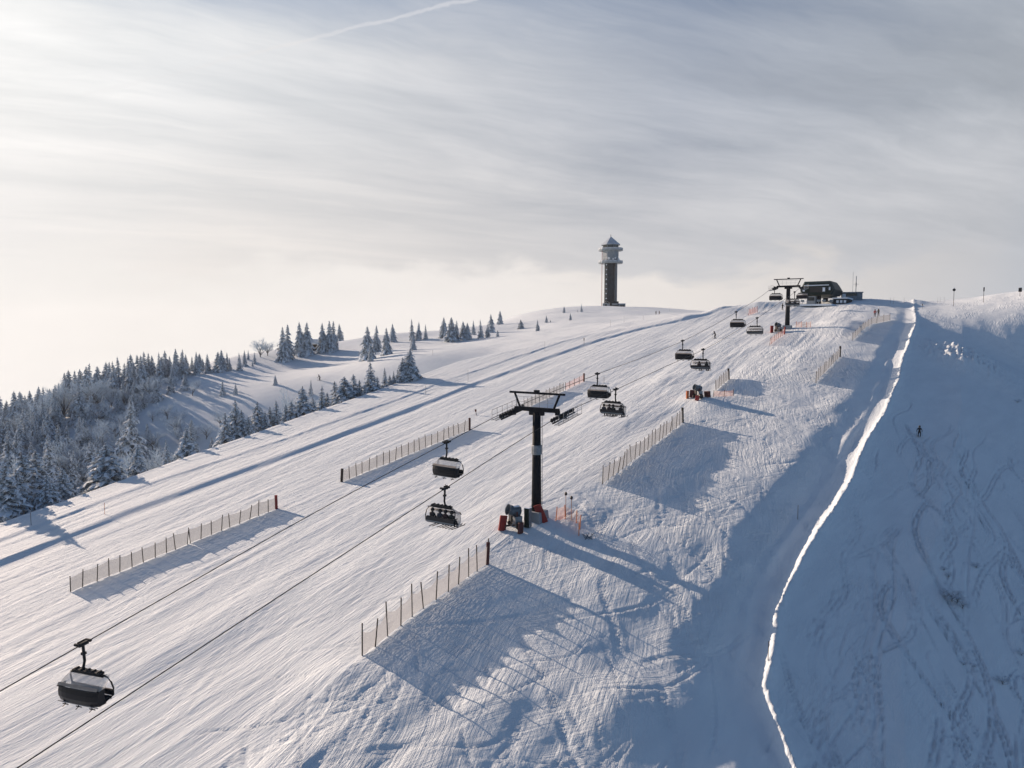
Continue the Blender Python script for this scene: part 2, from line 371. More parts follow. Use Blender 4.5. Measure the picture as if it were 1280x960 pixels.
M['red_pad'] = mat('red_pad', (.30, .025, .02), .7, var=(2, .2, (.20, .02, .02)))
M['dark_red'] = mat('dark_red_cover', (.07, .010, .010), .6)
M['orange'] = mat('orange_plastic', (.65, .20, .07), .6, var=(3, .2, (.55, .16, .06)))
M['black'] = mat('black_plastic', (.012, .012, .014), .5)
M['blue_grey'] = mat('blue_grey_paint', (.12, .16, .20), .5, var=(2, .2, (.2, .24, .28)))
M['gun_grey'] = mat('gun_barrel_paint', (.045, .06, .075), .5, var=(2, .2, (.10, .13, .16)))
M['green'] = mat('dark_green_shell', (.003, .014, .013), .5, var=(.6, .2, (.006, .022, .019)), spec=.2)
M['window'] = mat('dark_glass', (.02, .03, .035), .12)
M['tower_dark'] = mat('tower_cladding', (.004, .010, .018), .7, var=(.5, .25, (.014, .028, .042)), spec=.1)
M['tower_frost'] = mat('frosted_cladding', (.14, .18, .21), .6, var=(.5, .25, (.24, .29, .33)))
M['roof_snow'] = mat('snowy_sheet_roof', (.30, .37, .45), .7, var=(.4, .25, (.5, .56, .62)))
M['render'] = mat('grey_render', (.20, .23, .26), .7, var=(.8, .2, (.3, .33, .36)))
M['white'] = mat('white_paint', (.75, .76, .78), .5)
M['skin'] = mat('skin', (.45, .28, .2), .6)
def net_mat(name, color, cover, cell=.06):
    m = bpy.data.materials.new(name); m.use_nodes = True; T = NT(m.node_tree); T.n.clear()
    oc = T.add('ShaderNodeTexCoord').outputs['UV']
    u, v, _ = T.xyz(oc)
    a = T.m('ABSOLUTE', T.m('SUBTRACT', T.m('FRACT', T.m('DIVIDE', u, cell)), .5)); b_ = T.m('ABSOLUTE', T.m('SUBTRACT', T.m('FRACT', T.m('DIVIDE', v, cell)), .5))
    f = T.m('GREATER_THAN', T.m('MAXIMUM', a, b_), .5 * math.sqrt(1 - cover))
    df = T.add('ShaderNodeBsdfDiffuse'); df.inputs[0].default_value = tuple(color) + (1,)
    tl = T.add('ShaderNodeBsdfTranslucent'); tl.inputs[0].default_value = tuple(color) + (1,)
    mx = T.add('ShaderNodeMixShader'); mx.inputs[0].default_value = .5; T.l.new(df.outputs[0], mx.inputs[1]); T.l.new(tl.outputs[0], mx.inputs[2])
    tr = T.add('ShaderNodeBsdfTransparent'); m2 = T.add('ShaderNodeMixShader'); T.put(m2.inputs[0], f); T.l.new(tr.outputs[0], m2.inputs[1]); T.l.new(mx.outputs[0], m2.inputs[2])
    o = T.add('ShaderNodeOutputMaterial'); T.l.new(m2.outputs[0], o.inputs[0]); return m
M['net'] = net_mat('fence_net', (.31, .33, .36), .84)
M['fine_net'] = net_mat('fine_net', (.40, .41, .43), .80)
M['red_net'] = net_mat('red_fence_net', (.55, .33, .30), .36)
M['orange_net'] = net_mat('orange_fence_net', (.70, .34, .18), .26, .10)
def glass():
    m = bpy.data.materials.new('clear_bubble'); m.use_nodes = True; T = NT(m.node_tree); T.n.clear()
    gl_ = T.add('ShaderNodeBsdfGlossy'); gl_.inputs['Roughness'].default_value = .15; gl_.inputs[0].default_value = (.8, .85, .9, 1)
    tr0 = T.add('ShaderNodeBsdfTransparent'); tr0.inputs[0].default_value = (.85, .86, .87, 1); dd = T.add('ShaderNodeBsdfDiffuse'); dd.inputs[0].default_value = (.62, .62, .62, 1); tt = T.add('ShaderNodeBsdfTranslucent'); tt.inputs[0].default_value = (.62, .62, .62, 1)
    fr_ = T.add('ShaderNodeMixShader'); T.l.new(dd.outputs[0], fr_.inputs[1]); T.l.new(tt.outputs[0], fr_.inputs[2]); tr = T.add('ShaderNodeMixShader'); tr.inputs[0].default_value = .42; T.l.new(tr0.outputs[0], tr.inputs[1]); T.l.new(fr_.outputs[0], tr.inputs[2])
    mx = T.add('ShaderNodeMixShader'); mx.inputs[0].default_value = .10; T.l.new(tr.outputs[0], mx.inputs[1]); T.l.new(gl_.outputs[0], mx.inputs[2])
    o = T.add('ShaderNodeOutputMaterial'); T.l.new(mx.outputs[0], o.inputs[0]); return m
M['clear'] = glass()


# ------------------------------------------------------------------ mesh builder
class MB:
    def __init__(s): s.v = []; s.f = []; s.uv = []
    def quad(s, a, b, c, d): n = len(s.v); s.v += [tuple(a), tuple(b), tuple(c), tuple(d)]; s.f.append((n, n + 1, n + 2, n + 3)); return s
    def tri(s, a, b, c): n = len(s.v); s.v += [tuple(a), tuple(b), tuple(c)]; s.f.append((n, n + 1, n + 2)); return s
    def box(s, c, size, rot=None, taper=1.0):
        n = len(s.v); hx, hy, hz = [q / 2 for q in size]
        for k, (i, j) in ((-1, (-1, -1)), (-1, (1, -1)), (-1, (1, 1)), (-1, (-1, 1)), (1, (-1, -1)), (1, (1, -1)), (1, (1, 1)), (1, (-1, 1))):
            f = taper if k > 0 else 1
            p = Vector((i * hx * f, j * hy * f, k * hz))
            if rot is not None: p = rot @ p
            s.v.append(tuple(p + Vector(c)))
        s.f += [tuple(n + q for q in w) for w in ((0, 3, 2, 1), (4, 5, 6, 7), (0, 1, 5, 4), (1, 2, 6, 5), (2, 3, 7, 6), (3, 0, 4, 7))]
        return s
    def tube(s, pts, r, k=8, caps=True):
        pts = [Vector(p) for p in pts]; rs = r if isinstance(r, (list, tuple)) else [r] * len(pts); n0 = len(s.v)
        for i, p in enumerate(pts):
            d = (pts[min(i + 1, len(pts) - 1)] - pts[max(i - 1, 0)]).normalized()
            up = Vector((0, 0, 1)) if abs(d.z) < .9 else Vector((1, 0, 0))
            a = d.cross(up).normalized(); b = a.cross(d)
            for q in range(k):
                w = 2 * math.pi * q / k + math.pi / k; s.v.append(tuple(p + (a * math.cos(w) + b * math.sin(w)) * rs[i]))
        for i in range(len(pts) - 1):
            for q in range(k):
                a = n0 + i * k + q; b = n0 + i * k + (q + 1) % k; s.f.append((a, b, b + k, a + k))
        if caps:
            s.f.append(tuple(n0 + q for q in range(k))[::-1]); m = n0 + (len(pts) - 1) * k; s.f.append(tuple(m + q for q in range(k)))
        return s
    def lathe(s, prof, k=8, c=(0, 0, 0), ph=0, cap=True):
        n0 = len(s.v)
        for r, z in prof:
            for q in range(k):
                w = 2 * math.pi * q / k + ph; s.v.append((c[0] + r * math.cos(w), c[1] + r * math.sin(w), c[2] + z))
        for i in range(len(prof) - 1):
            for q in range(k):
                a = n0 + i * k + q; b = n0 + i * k + (q + 1) % k; s.f.append((a, b, b + k, a + k))
        if cap:
            s.f.append(tuple(n0 + q for q in range(k))[::-1]); m = n0 + (len(prof) - 1) * k; s.f.append(tuple(m + q for q in range(k)))
        return s
    def mesh(s, name, material, smooth=False):
        me = bpy.data.meshes.new(name); me.from_pydata(s.v, [], s.f)
        for m_ in (material if isinstance(material, list) else [material]): me.materials.append(m_)
        if smooth: me.polygons.foreach_set('use_smooth', [True] * len(me.polygons))
        me.update(); return me
    def build(s, name, material, parent=None, smooth=False, loc=None):
        o = bpy.data.objects.new(name, s.mesh(name, material, smooth)); col.objects.link(o); o.parent = parent
        if loc is not None: o.location = loc
        return o
    def bevel(s, name, material, parent=None, w=.03):
        o = s.build(name, material, parent); md = o.modifiers.new('bevel', 'BEVEL'); md.width = w; md.segments = 2; md.limit_method = 'ANGLE'; return o


def _lab(l):
    if l and len(l.split()) > 15: print('LONG', len(l.split()), l)
def tag(o, label=None, cat=None, group=None, kind=None):
    if label: o['label'] = label; _lab(label)
    if cat: o['category'] = cat
    if group: o['group'] = group
    if kind: o['kind'] = kind
    return o
def _lab(l):
    if l and len(l.split()) > 16: print('LONG', len(l.split()), l)
def empty(name, loc=(0, 0, 0), rz=0, label=None, cat=None, group=None):
    o = bpy.data.objects.new(name, None); col.objects.link(o); o.location = loc; o.rotation_euler = (0, 0, rz); o.empty_display_size = .3
    return tag(o, label, cat, group)
def copy_tree(o, loc=None, rz=None, scale=None, label=None, parent=None):
    c = o.copy(); col.objects.link(c); c.parent = parent
    if parent is None:
        if loc is not None: c.location = loc
        if rz is not None: c.rotation_euler = (0, 0, rz)
        if scale is not None: c.scale = scale if hasattr(scale, '__len__') else (scale,) * 3
        if label: c['label'] = label
    for ch in o.children: copy_tree(ch, parent=c)
    return c
def at(px, y): u, _ = UV(px, 440); return u * y, y
def on_land(px, py, y0=25, y1=700):
    """the point of the ground seen at that place in the photograph"""
    u, v = UV(px, py); ys = np.arange(y0, y1, .25); z = height(u * ys, ys, False); k = np.nonzero(z >= v * ys)[0]
    y = ys[k[0]] if len(k) else ys[np.argmax(z - v * ys)]
    return u * y, y, ground(u * y, y)

# ------------------------------------------------------------------ terrain
def make_terrain():
    s = np.concatenate([-np.geomspace(900, 101, 110), np.arange(-100, -40, .26), np.arange(-40, -16, .19), np.arange(-16, 12, .15), 12 + np.geomspace(.16, 400, 90)])
    t = [-160.]
    while t[-1] < 1500:
        q = t[-1]; t.append(q + (max(.19, .0042 * q) if 24 < q < 216 else (.9 if 216 <= q < 330 else max(1.5, abs(q - 60) * .035))))
    t = np.array(t)
    S, T_ = np.meshgrid(s, t, indexing='ij'); x = (S + T_ * B) / NB; y = (T_ - S * B) / NB
    z = height(x, y)
    V = np.stack([x.ravel(), y.ravel(), z.ravel()], 1); ns, nt = S.shape
    i = (np.arange(ns - 1)[:, None] * nt + np.arange(nt - 1)[None]).ravel()
    F = np.stack([i, i + nt, i + nt + 1, i + 1], 1)
    # drop the cells under and behind the camera that are never seen
    me = bpy.data.meshes.new('snow_ground'); me.vertices.add(len(V)); me.vertices.foreach_set('co', V.ravel())
    me.loops.add(F.size); me.loops.foreach_set('vertex_index', F.ravel().astype(np.int32)); me.polygons.add(len(F))
    me.polygons.foreach_set('loop_start', np.arange(0, F.size, 4, dtype=np.int32)); me.polygons.foreach_set('loop_total', np.full(len(F), 4, np.int32))
    me.update(); me.validate(); me.polygons.foreach_set('use_smooth', [True] * len(F)); me.materials.append(M['snow'])
    o = bpy.data.objects.new('snow_ground', me); col.objects.link(o); tag(o, kind='structure'); print('terrain', len(F), ns, nt); return o
make_terrain()

#@@OBJECTS
# ------------------------------------------------------------------ lift line
LS = -36.3; GAUGE = 2.9
ROPE = [(-60, -34), (-20, -25.5), (19, -16.6), (35, -13.0), (49.7, -10.1), (60.3, -8.1), (79, -5.7), (95, -3.9), (109, -2.1), (125, .5), (138.5, 3.0), (155, 6.3), (168.4, 9.1), (185, 9.9), (206, 10.6)]
ROPER = [(-60, -34.5), (-20, -26), (19, -17.2), (42, -12.1), (60.3, -8.3), (72, -6.8), (87, -4.9), (102, -3.1), (116, -.9), (131, 1.7), (148, 5), (159, 7.1), (168.4, 9.0), (185, 9.8), (206, 10.5)]
def rope_z(t, side=-1):
    _rt = np.array([a for a, _ in (ROPE if side < 0 else ROPER)]); _rh = np.array([b for _, b in (ROPE if side < 0 else ROPER)])
    # smooth Catmull-Rom through the rope heights
    i = int(np.clip(np.searchsorted(_rt, t) - 1, 0, len(_rt) - 2)); h = _rt[i + 1] - _rt[i]; q = (t - _rt[i]) / h
    sl = lambda k: (_rh[min(k + 1, len(_rt) - 1)] - _rh[max(k - 1, 0)]) / (_rt[min(k + 1, len(_rt) - 1)] - _rt[max(k - 1, 0)])
    m0, m1 = sl(i) * h, sl(i + 1) * h
    return (2 * q**3 - 3 * q**2 + 1) * _rh[i] + (q**3 - 2 * q**2 + q) * m0 + (-2 * q**3 + 3 * q**2) * _rh[i + 1] + (q**3 - q**2) * m1
def rope_pt(side, t): x, y = st_xy(LS + side * GAUGE, t); return Vector((x, y, rope_z(t, side)))
for side, lab in ((-1, 'haul rope on the left side of the lift, carrying the empty chairs down'), (1, 'haul rope on the right side of the lift, carrying the skiers up')):
    mb = MB(); mb.tube([rope_pt(side, t) for t in np.arange(-30, 206.1, 2.0)], .032, 5)
    tag(mb.build('haul_rope', M['rope']), lab, 'rope', 'haul rope of the chairlift')


def train(side, slope):
    """sheave train: wheels in a row under or over the rope"""
    out = []
    up = Vector((0, 1, slope)).normalized(); x = side * GAUGE
    for k in range(10):
        d = (k - 4.5) * .46; c = Vector((x, 0, 0)) + up * d + Vector((0, 0, -.24))
        mb = MB(); mb.tube([c + Vector((-.07, 0, 0)), c + Vector((.07, 0, 0))], .20, 12); out.append(('sheave', mb, 'rope'))
    for k in range(5):
        mb = MB(); a = Vector((x + .13, 0, -.24)) + up * ((k - 2) * .92 - .30); b = a + up * .60; mb.tube([a, b], .055, 6)
        mb.tube([(a + b) / 2, (a + b) / 2 + Vector((0, 0, -.22))], .045, 6); out.append(('rocker_arm', mb, 'dark_steel'))
    mb = MB(); a = Vector((x + .16, 0, -.50)) - up * 2.2; mb.tube([a, a + up * 4.4], .085, 6); mb.box((x + .1, 0, -.35), (.3, .8, .5)); out.append(('sheave_beam', mb, 'dark_steel'))
    # catwalk beside the wheels
    xo = x + side * .62; mb = MB(); a = Vector((xo, 0, -.62)); n = 16
    for k in range(n): mb.box(a + up * ((k - n / 2 + .5) * .29), (.5, .06, .03))
    for q in (-.25, .25): mb.tube([a + Vector((q, 0, 0)) - up * 2.35, a + Vector((q, 0, 0)) + up * 2.35], .03, 5)
    out.append(('catwalk', mb, 'galv'))
    mb = MB(); r0 = Vector((xo + side * .25, 0, -.62))
    for k in range(6): p = r0 + up * (-2.3 + k * .92); mb.tube([p, p + Vector((0, 0, 1.0))], .022, 5)
    for z in (.5, 1.0): mb.tube([r0 - up * 2.3 + Vector((0, 0, z)), r0 + up * 2.3 + Vector((0, 0, z))], .02, 5)
    out.append(('handrail', mb, 'galv'))
    return out
def make_pylon(t, slope, hpole, label):
    x, y = st_xy(LS, t); zr = rope_z(t); gz = ground(x, y)
    root = empty('lift_pylon', (x, y, gz - .2), HEAD, label, 'pylon', 'pylons of the chairlift')
    H = zr - gz + .2                                            # rope height above the base
    mb = MB(); mb.tube([(0, 0, .5), (0, 0, H * .45), (0, 0, H - .2)], [.52, .46, .40], 12); mb.build('shaft', M['pylon_paint'], root, True)
    MB().box((0, 0, .35), (1.9, 1.9, 1.1), taper=.9).bevel('concrete_foot', M['render'], root, .05)
    mb = MB(); mb.lathe([(.48, H * .60), (.52, H * .60 + .05), (.52, H * .60 + .9), (.48, H * .60 + .95)], 12); mb.build('collar', M['galv'], root)
    mb = MB(); mb.box((0, 0, H + .12), (5.0, .42, .40)); mb.box((0, 0, H - .20), (1.6, .40, .5)); mb.bevel('crossarm', M['pylon_paint'], root, .03)
    mb = MB(); mb.box((0, 0, H + 1.72), (6.3, .20, .20)); mb.box((0, 0, H + 1.92), (.5, .35, .22)); mb.bevel('gantry_beam', M['pylon_paint'], root, .02)
    for s in (-1, 1):
        MB().tube([(s * 1.95, 0, H + .3), (s * 2.55, 0, H + 1.65)], .12, 6).build('gantry_strut', M['pylon_paint'], root)
        mb = MB(); mb.box((s * 2.35, 0, H - .08), (.3, .5, .45)); mb.build('hanger_bracket', M['pylon_paint'], root)
    mb = MB()
    for k in range(15): q = -2.1 + k * .3; mb.tube([(q, -.45, H + .36), (q, -.45, H + (1.36 if k % 3 == 0 else .42))], .02, 4)
    mb.tube([(-2.1, -.45, H + 1.36), (2.1, -.45, H + 1.36)], .022, 4); mb.tube([(-2.1, -.45, H + .86), (2.1, -.45, H + .86)], .018, 4)
    mb.build('crossarm_railing', M['galv'], root)
    for s in (-1, 1):
        for nm, q, m_ in train(s, slope):
            o = q.build(nm, M[m_], root); o.location = (0, 0, H)
    mb = MB()                                                   # ladder up the back
    for q in (-.2, .2): mb.tube([(q + .1, .62, 1.2), (q + .1, .55, H + .3)], .025, 4)
    for k in range(int((H - 1.4) / .3)): z = 1.4 + k * .3; mb.tube([(-.1, .61 - .07 * z / H, z), (.3, .61 - .07 * z / H, z)], .015, 4)
    mb.build('ladder', M['galv'], root)
    mb = MB(); mb.lathe([(.47, H * .62), (.50, H * .62 + .03), (.50, H * .62 + .55), (.47, H * .62 + .58)], 12); mb.build('frozen_snow', M['snow_lump'], root)
    return root
pylon_near = make_pylon(60.3, .15, 13.5, 'big dark lift pylon mid slope with red and orange gear at its foot')
pylon_far = make_pylon(168.4, .12, 11, 'smaller looking far lift pylon just before the top station')


# ------------------------------------------------------------------ people
def skin_body(name, joints, edges, colors, parent, sub=2):
    """one continuous body grown over a skeleton; colors = (boots below z, trousers below z, jacket, head above z)"""
    me = bpy.data.meshes.new(name); me.from_pydata([j[0] for j in joints], edges, []); o = bpy.data.objects.new(name, me); col.objects.link(o)
    o.modifiers.new('skin', 'SKIN')
    for q, j in zip(me.skin_vertices[0].data, joints): q.radius = (j[1], j[2] if len(j) > 2 else j[1]); q.use_root = False
    me.skin_vertices[0].data[0].use_root = True
    sb = o.modifiers.new('sub', 'SUBSURF'); sb.levels = sb.render_levels = sub
    dg = bpy.context.evaluated_depsgraph_get(); e = bpy.data.meshes.new_from_object(o.evaluated_get(dg)); col.objects.unlink(o); bpy.data.objects.remove(o)
    e.polygons.foreach_set('use_smooth', [True] * len(e.polygons)); e.materials.clear(); e.materials.append(colors)
    b = bpy.data.objects.new(name, e); col.objects.link(b); b.parent = parent; return b
def suit(jacket, trousers, zb=.16, zt=.92, zh=1.48):
    def ex(T, bs, oc):
        z = T.xyz(oc)[2]
        c = T.mix(T.m('GREATER_THAN', z, zt), trousers, jacket); c = T.mix(T.m('LESS_THAN', z, zb), c, (.015, .015, .018)); c = T.mix(T.m('GREATER_THAN', z, zh), c, (.45, .28, .20))
        T.put(bs.inputs['Base Color'], c)
    return mat('ski_clothing', (.1, .1, .1), .8, extra=ex)
def skeleton(kn, lean, arms, seated=False):
    """joints of a figure facing +Y; kn = knee bend, lean = forward lean"""
    if seated:
        J = [((0, 0, .10), .15, .12), ((0, .02, .30), .15, .11), ((0, .04, .50), .17, .11), ((0, .05, .62), .06), ((0, .06, .68), .085), ((0, .07, .76), .095), ((0, .07, .84), .07)]
        E_ = [(0, 1), (1, 2), (2, 3), (3, 4), (4, 5), (5, 6)]
        for s in (-1, 1):
            n = len(J); J += [((s * .10, .08, .08), .10), ((s * .13, .45, .10), .075), ((s * .13, .50, -.28), .06), ((s * .13, .52, -.36), .06), ((s * .13, .66, -.38), .05)]
            E_ += [(0, n), (n, n + 1), (n + 1, n + 2), (n + 2, n + 3), (n + 3, n + 4)]
            n = len(J); J += [((s * .20, .04, .50), .07), ((s * .25, .10, .26), .05), ((s * .17, .36, .24), .042), ((s * .15, .44, .24), .045)]
            E_ += [(2, n), (n, n + 1), (n + 1, n + 2), (n + 2, n + 3)]
        return J, E_
    h = .92 - kn * .25; f = kn * .32
    c = lambda z: lean * (z - h)
    J = [((0, -f * .3, h), .155, .12), ((0, c(h + .2), h + .2), .14, .11), ((0, c(h + .45), h + .45), .18, .12), ((0, c(h + .57), h + .57), .06), ((0, c(h + .62), h + .63), .085), ((0, c(h + .7), h + .71), .10), ((0, c(h + .78), h + .79), .07)]
    E_ = [(0, 1), (1, 2), (2, 3), (3, 4), (4, 5), (5, 6)]
    for s in (-1, 1):
        n = len(J); J += [((s * .10, -f * .3, h - .04), .105), ((s * .13, f, h * .52), .078), ((s * .14, 0, .20), .062), ((s * .14, -.02, .08), .065), ((s * .14, .14, .055), .05)]
        E_ += [(0, n), (n, n + 1), (n + 1, n + 2), (n + 2, n + 3), (n + 3, n + 4)]
        n = len(J); k = c(h + .45); a = arms
        J += [((s * .21, k, h + .44), .07), ((s * (.27 + a * .1), k + .03, h + .20), .05), ((s * (.26 + a * .10), k + .28, h + .02), .042), ((s * (.25 + a * .10), k + .36, h + .0), .045)]
        E_ += [(2, n), (n, n + 1), (n + 1, n + 2), (n + 2, n + 3)]
    return J, E_
def person(loc, rz, label, jacket, trousers, pose='stand', group=None, skis=True, tiltx=0, scale=1.0):
    root = empty('person', loc, rz, label, 'person', group); root.scale = (scale,) * 3; root.rotation_euler = (tiltx, 0, rz)
    if pose == 'sit': J, E_ = skeleton(0, 0, 0, True); m_ = suit(jacket, trousers, -.30, .12, .70); head = J[5][0]
    else:
        kn, lean, arms = {'stand': (.05, .05, 0), 'ski': (.8, .55, 1), 'carve': (1.1, .75, .5)}[pose]; J, E_ = skeleton(kn, lean, arms); h = .92 - kn * .25; m_ = suit(jacket, trousers, .14, h - .02, h + .60); head = J[5][0]
    skin_body('body', J, E_, m_, root)
    hx, hy, hz = head
    mb = MB(); mb.lathe([(.02, .165), (.09, .145), (.135, .08), (.145, .0), (.135, -.08)], 12, (hx, hy - .01, hz)); mb.build('helmet', M['black'], root, True)
    MB().box((hx, hy + .105, hz - .005), (.17, .05, .07)).bevel('goggles', M['window'], root, .015)
    mb = MB(); mb.box((hx, hy + .105, hz - .06), (.035, .04, .045)); mb.box((hx, hy + .09, hz - .10), (.06, .02, .012)); mb.build('face', M['skin'], root)
    for s in (-1, 1):                                           # gloved hands, five bent fingers each
        hp = Vector(J[-1][0]) if s > 0 else Vector(J[-1][0]) * 1
        hp.x = abs(hp.x) * s; mb = MB(); mb.box(hp + Vector((0, .04, 0)), (.07, .08, .05))
        for k in range(4): p = hp + Vector(((k - 1.5) * .019, .08, .01)); mb.tube([p, p + Vector((0, .03, -.005)), p + Vector((0, .035 + .004 * (k % 2), -.035))], .011, 5)
        mb.tube([hp + Vector((-s * .035, .03, 0)), hp + Vector((-s * .05, .06, -.02))], .012, 5); mb.build('glove', M['black'], root)
    if skis:
        for s in (-1, 1):
            mb = MB()
            zz = -.42 if pose == 'sit' else .0; yy = .60 if pose == 'sit' else .05
            for k, (a, b) in enumerate(((-.75, -.4), (-.4, .45), (.45, .75))): mb.box((s * .13, yy + (a + b) / 2, zz + .01), (.10, b - a, .025))
            mb.quad((s * .13 - .05, yy + .75, zz), (s * .13 + .05, yy + .75, zz), (s * .13 + .03, yy + .9, zz + .1), (s * .13 - .03, yy + .9, zz + .1)); mb.build('ski', M['black'], root)
            if pose != 'sit':
                hp = Vector(J[-1][0]); hp.x = abs(hp.x) * s; MB().tube([hp + Vector((0, .05, .06)), hp + Vector((s * .05, -.35, -hp.z + .05))], .012, 5).build('ski_pole', M['rope'], root)
    return root

# ------------------------------------------------------------------ chairs
def make_chair():
    root = empty('lift_chair', (0, 0, 0), 0)
    # origin on the rope, +Y is the way the sitters face
    mb = MB(); mb.box((0, 0, .02), (.22, .62, .20)); mb.tube([(-.2, -.35, .08), (.2, -.35, .08)], .09, 8); mb.tube([(-.2, .35, .08), (.2, .35, .08)], .09, 8); mb.box((.0, .1, .2), (.06, .5, .1)); mb.tube([(.0, .2, .1), (-.25, .35, .30)], .03, 5)
    mb.bevel('grip', M['dark_steel'], root, .02)
    mb = MB(); mb.tube([(0, 0, 0), (0, -.02, -.5), (0, -.06, -1.0), (0, .02, -1.28), (0, .12, -1.42)], [.085, .085, .08, .08, .085], 8); mb.box((0, -.02, -.55), (.2, .22, .14)); mb.build('hanger', M['dark_steel'], root, False)
    mb = MB(); mb.box((0, .12, -1.47), (2.0, .34, .14)); mb.box((0, .12, -1.60), (2.3, .22, .10))
    for k in range(5): mb.box((-.8 + k * .4, .12, -1.38), (.12, .3, .08))
    mb.bevel('roof_frame', M['dark_steel'], root, .03)
    for s in (-1, 1):
        mb = MB(); mb.tube([(s * .95, .1, -1.55), (s * 1.30, .06, -1.66), (s * 1.46, -.02, -1.95), (s * 1.50, -.12, -2.35), (s * 1.48, -.10, -2.72), (s * 1.46, .40, -2.86)], .045, 6)
        mb.build('side_hoop', M['dark_steel'], root, True)
    mb = MB(); mb.box((0, -.15, -2.57), (2.94, .09, .30), Matrix.Rotation(-.15, 3, 'X')); mb.bevel('backrest', M['seat'], root, .03)
    for k in range(6): MB().box((-1.2 + k * .48, -.085, -2.55), (.44, .07, .36), Matrix.Rotation(-.15, 3, 'X')).bevel('back_cushion', M['seat'], root, .02)
    mb = MB(); mb.box((0, -.175, -2.72), (2.86, .05, .20), Matrix.Rotation(-.15, 3, 'X')); mb.build('back_panel', M['greypan'], root)
    for k in range(6): MB().box((-1.2 + k * .48, .18, -2.80), (.46, .52, .10), Matrix.Rotation(.08, 3, 'X')).bevel('seat_cushion', M['seat'], root, .03)
    mb = MB(); mb.tube([(-1.42, .0, -2.87), (1.42, .0, -2.87)], .05, 6); mb.tube([(-1.42, .40, -2.87), (1.42, .40, -2.87)], .04, 6); mb.build('seat_frame', M['dark_steel'], root)
    # bubble: clear hood above, dark shield in front of the knees
    prof = [(.10, -1.55), (.48, -1.66), (.76, -1.86), (.93, -2.12)]; prof2 = [(.93, -2.12), (1.02, -2.4), (1.02, -2.70), (.90, -3.02)]
    def shell(pr, w0, w1, nx=8, cap=True):
        mb = MB(); rows = []
        for k, (y, z) in enumerate(pr):
            w = w0 + (w1 - w0) * k / (len(pr) - 1); rows.append([(-w + 2 * w * i / nx, y - .16 * abs(2 * i / nx - 1) ** 3, z) for i in range(nx + 1)])
        for k in range(len(pr) - 1):
            for i in range(nx): mb.quad(rows[k][i], rows[k][i + 1], rows[k + 1][i + 1], rows[k + 1][i])
        if cap:
            for i in (0, nx):
                s = -1 if i == 0 else 1
                for k in range(len(pr) - 1):
                    a, b = rows[k][i], rows[k + 1][i]; mb.quad(a, b, (s * 1.40, max(b[1] - .45, .02), b[2]), (s * 1.40, max(a[1] - .45, .02), a[2]))
        return mb
    bb = shell(prof, 1.10, 1.42).build('bubble_hood', M['clear'], root, False)
    shell(prof2, 1.42, 1.38).build('bubble_shield', M['tint'], root, False)
    mb = MB()
    mb = MB(); mb.tube([(-1.40, .90, -2.13), (-.9, .955, -2.13), (.9, .955, -2.13), (1.40, .90, -2.13)], .035, 6); mb.build('bubble_rim', M['dark_steel'], root)
    mb = MB(); mb.box((0, .86, -2.02), (2.74, .03, .16), Matrix.Rotation(.55, 3, 'X')); mb.build('beige_trim', M['beige'], root)
    for k in range(3):
        x = -.95 + k * .95; mb = MB(); mb.tube([(x, .92, -2.9), (x, .82, -3.18)], .025, 5); mb.tube([(x - .2, .82, -3.18), (x + .2, .82, -3.18)], .03, 5); mb.tube([(x, .82, -3.18), (x, 1.02, -3.24)], .025, 5); mb.build('footrest', M['dark_steel'], root)
    mb = MB(); mb.tube([(-1.40, .88, -3.02), (1.40, .88, -3.02)], .035, 6); mb.build('safety_bar', M['galv'], root)
    return root
chair0 = make_chair(); first = [True]
for c_ in chair0.children:
    if c_.name.split('.')[0] not in ('grip', 'hanger'): c_.location.x = -.42
CS = .94
clear_shield = [q for q in chair0.children if q.name.startswith('bubble_shield')][0].data.copy(); clear_shield.materials.clear(); clear_shield.materials.append(M['clear'])

def put_chair(side, t, label, cat='chairlift chair'):
    p = rope_pt(side, t); rz = HEAD if side > 0 else HEAD + math.pi
    if first[0]: c = chair0; first[0] = False
    else: c = copy_tree(chair0)
    if side > 0:
        for ch in c.children:
            if ch.name.startswith('bubble_shield'): ch.data = clear_shield
    c.location = p; c.scale = (CS,) * 3; c.rotation_euler = (rnd.uniform(-.03, .03), rnd.uniform(-.015, .015), rz); tag(c, label, cat, 'chairs of the lift'); return c
LCH = [(18.6, 'empty hooded chair coming down at the lower left, nearest of all the chairs'),
       (49.7, 'empty chair coming down in front of the second net fence, left of the near pylon'),
       (79.5, 'empty chair coming down just behind the near pylon, with a pale hood and beige trim'),
       (109.4, 'empty chair coming down halfway between the two pylons, on the left rope'),
       (138.5, 'empty chair coming down below the far snow bank, on the left rope'),
       (168.2, 'empty chair hanging at the left wheels of the far pylon'),
       (196, 'empty chair leaving the top station, in front of its green shell')]
for t, lb in LCH:
    c_ = put_chair(-1, t, lb)
    if t < 20: c_.rotation_euler.z += .28
RCH = [(42.1, 'chair going up with four skiers, nearest the camera on the right rope', (-1.0, -.2, .35, .98)),
       (72.3, 'chair going up with four skiers, just right of the near pylon', (-1.15, -.45, .05, 1.05)),
       (101.8, 'chair going up with two skiers, above the middle of the slope', (-.2, .95)),
       (131.1, 'empty chair going up, second below the far pylon on the right rope', ()),
       (161, 'chair going up at the far pylon with two skiers', (-.6, .5))]
jack = [(.015, .018, .025), (.02, .03, .05), (.03, .015, .02), (.012, .02, .02)]
where = ['in the nearest chair going up', 'of the chair going up right of the near pylon', 'in the chair going up above mid slope', '', 'in the chair at the far pylon']
ordn = {4: ['far left seat', 'seat left of middle', 'seat right of middle', 'far right seat'], 2: ['left hand seat', 'right hand seat']}
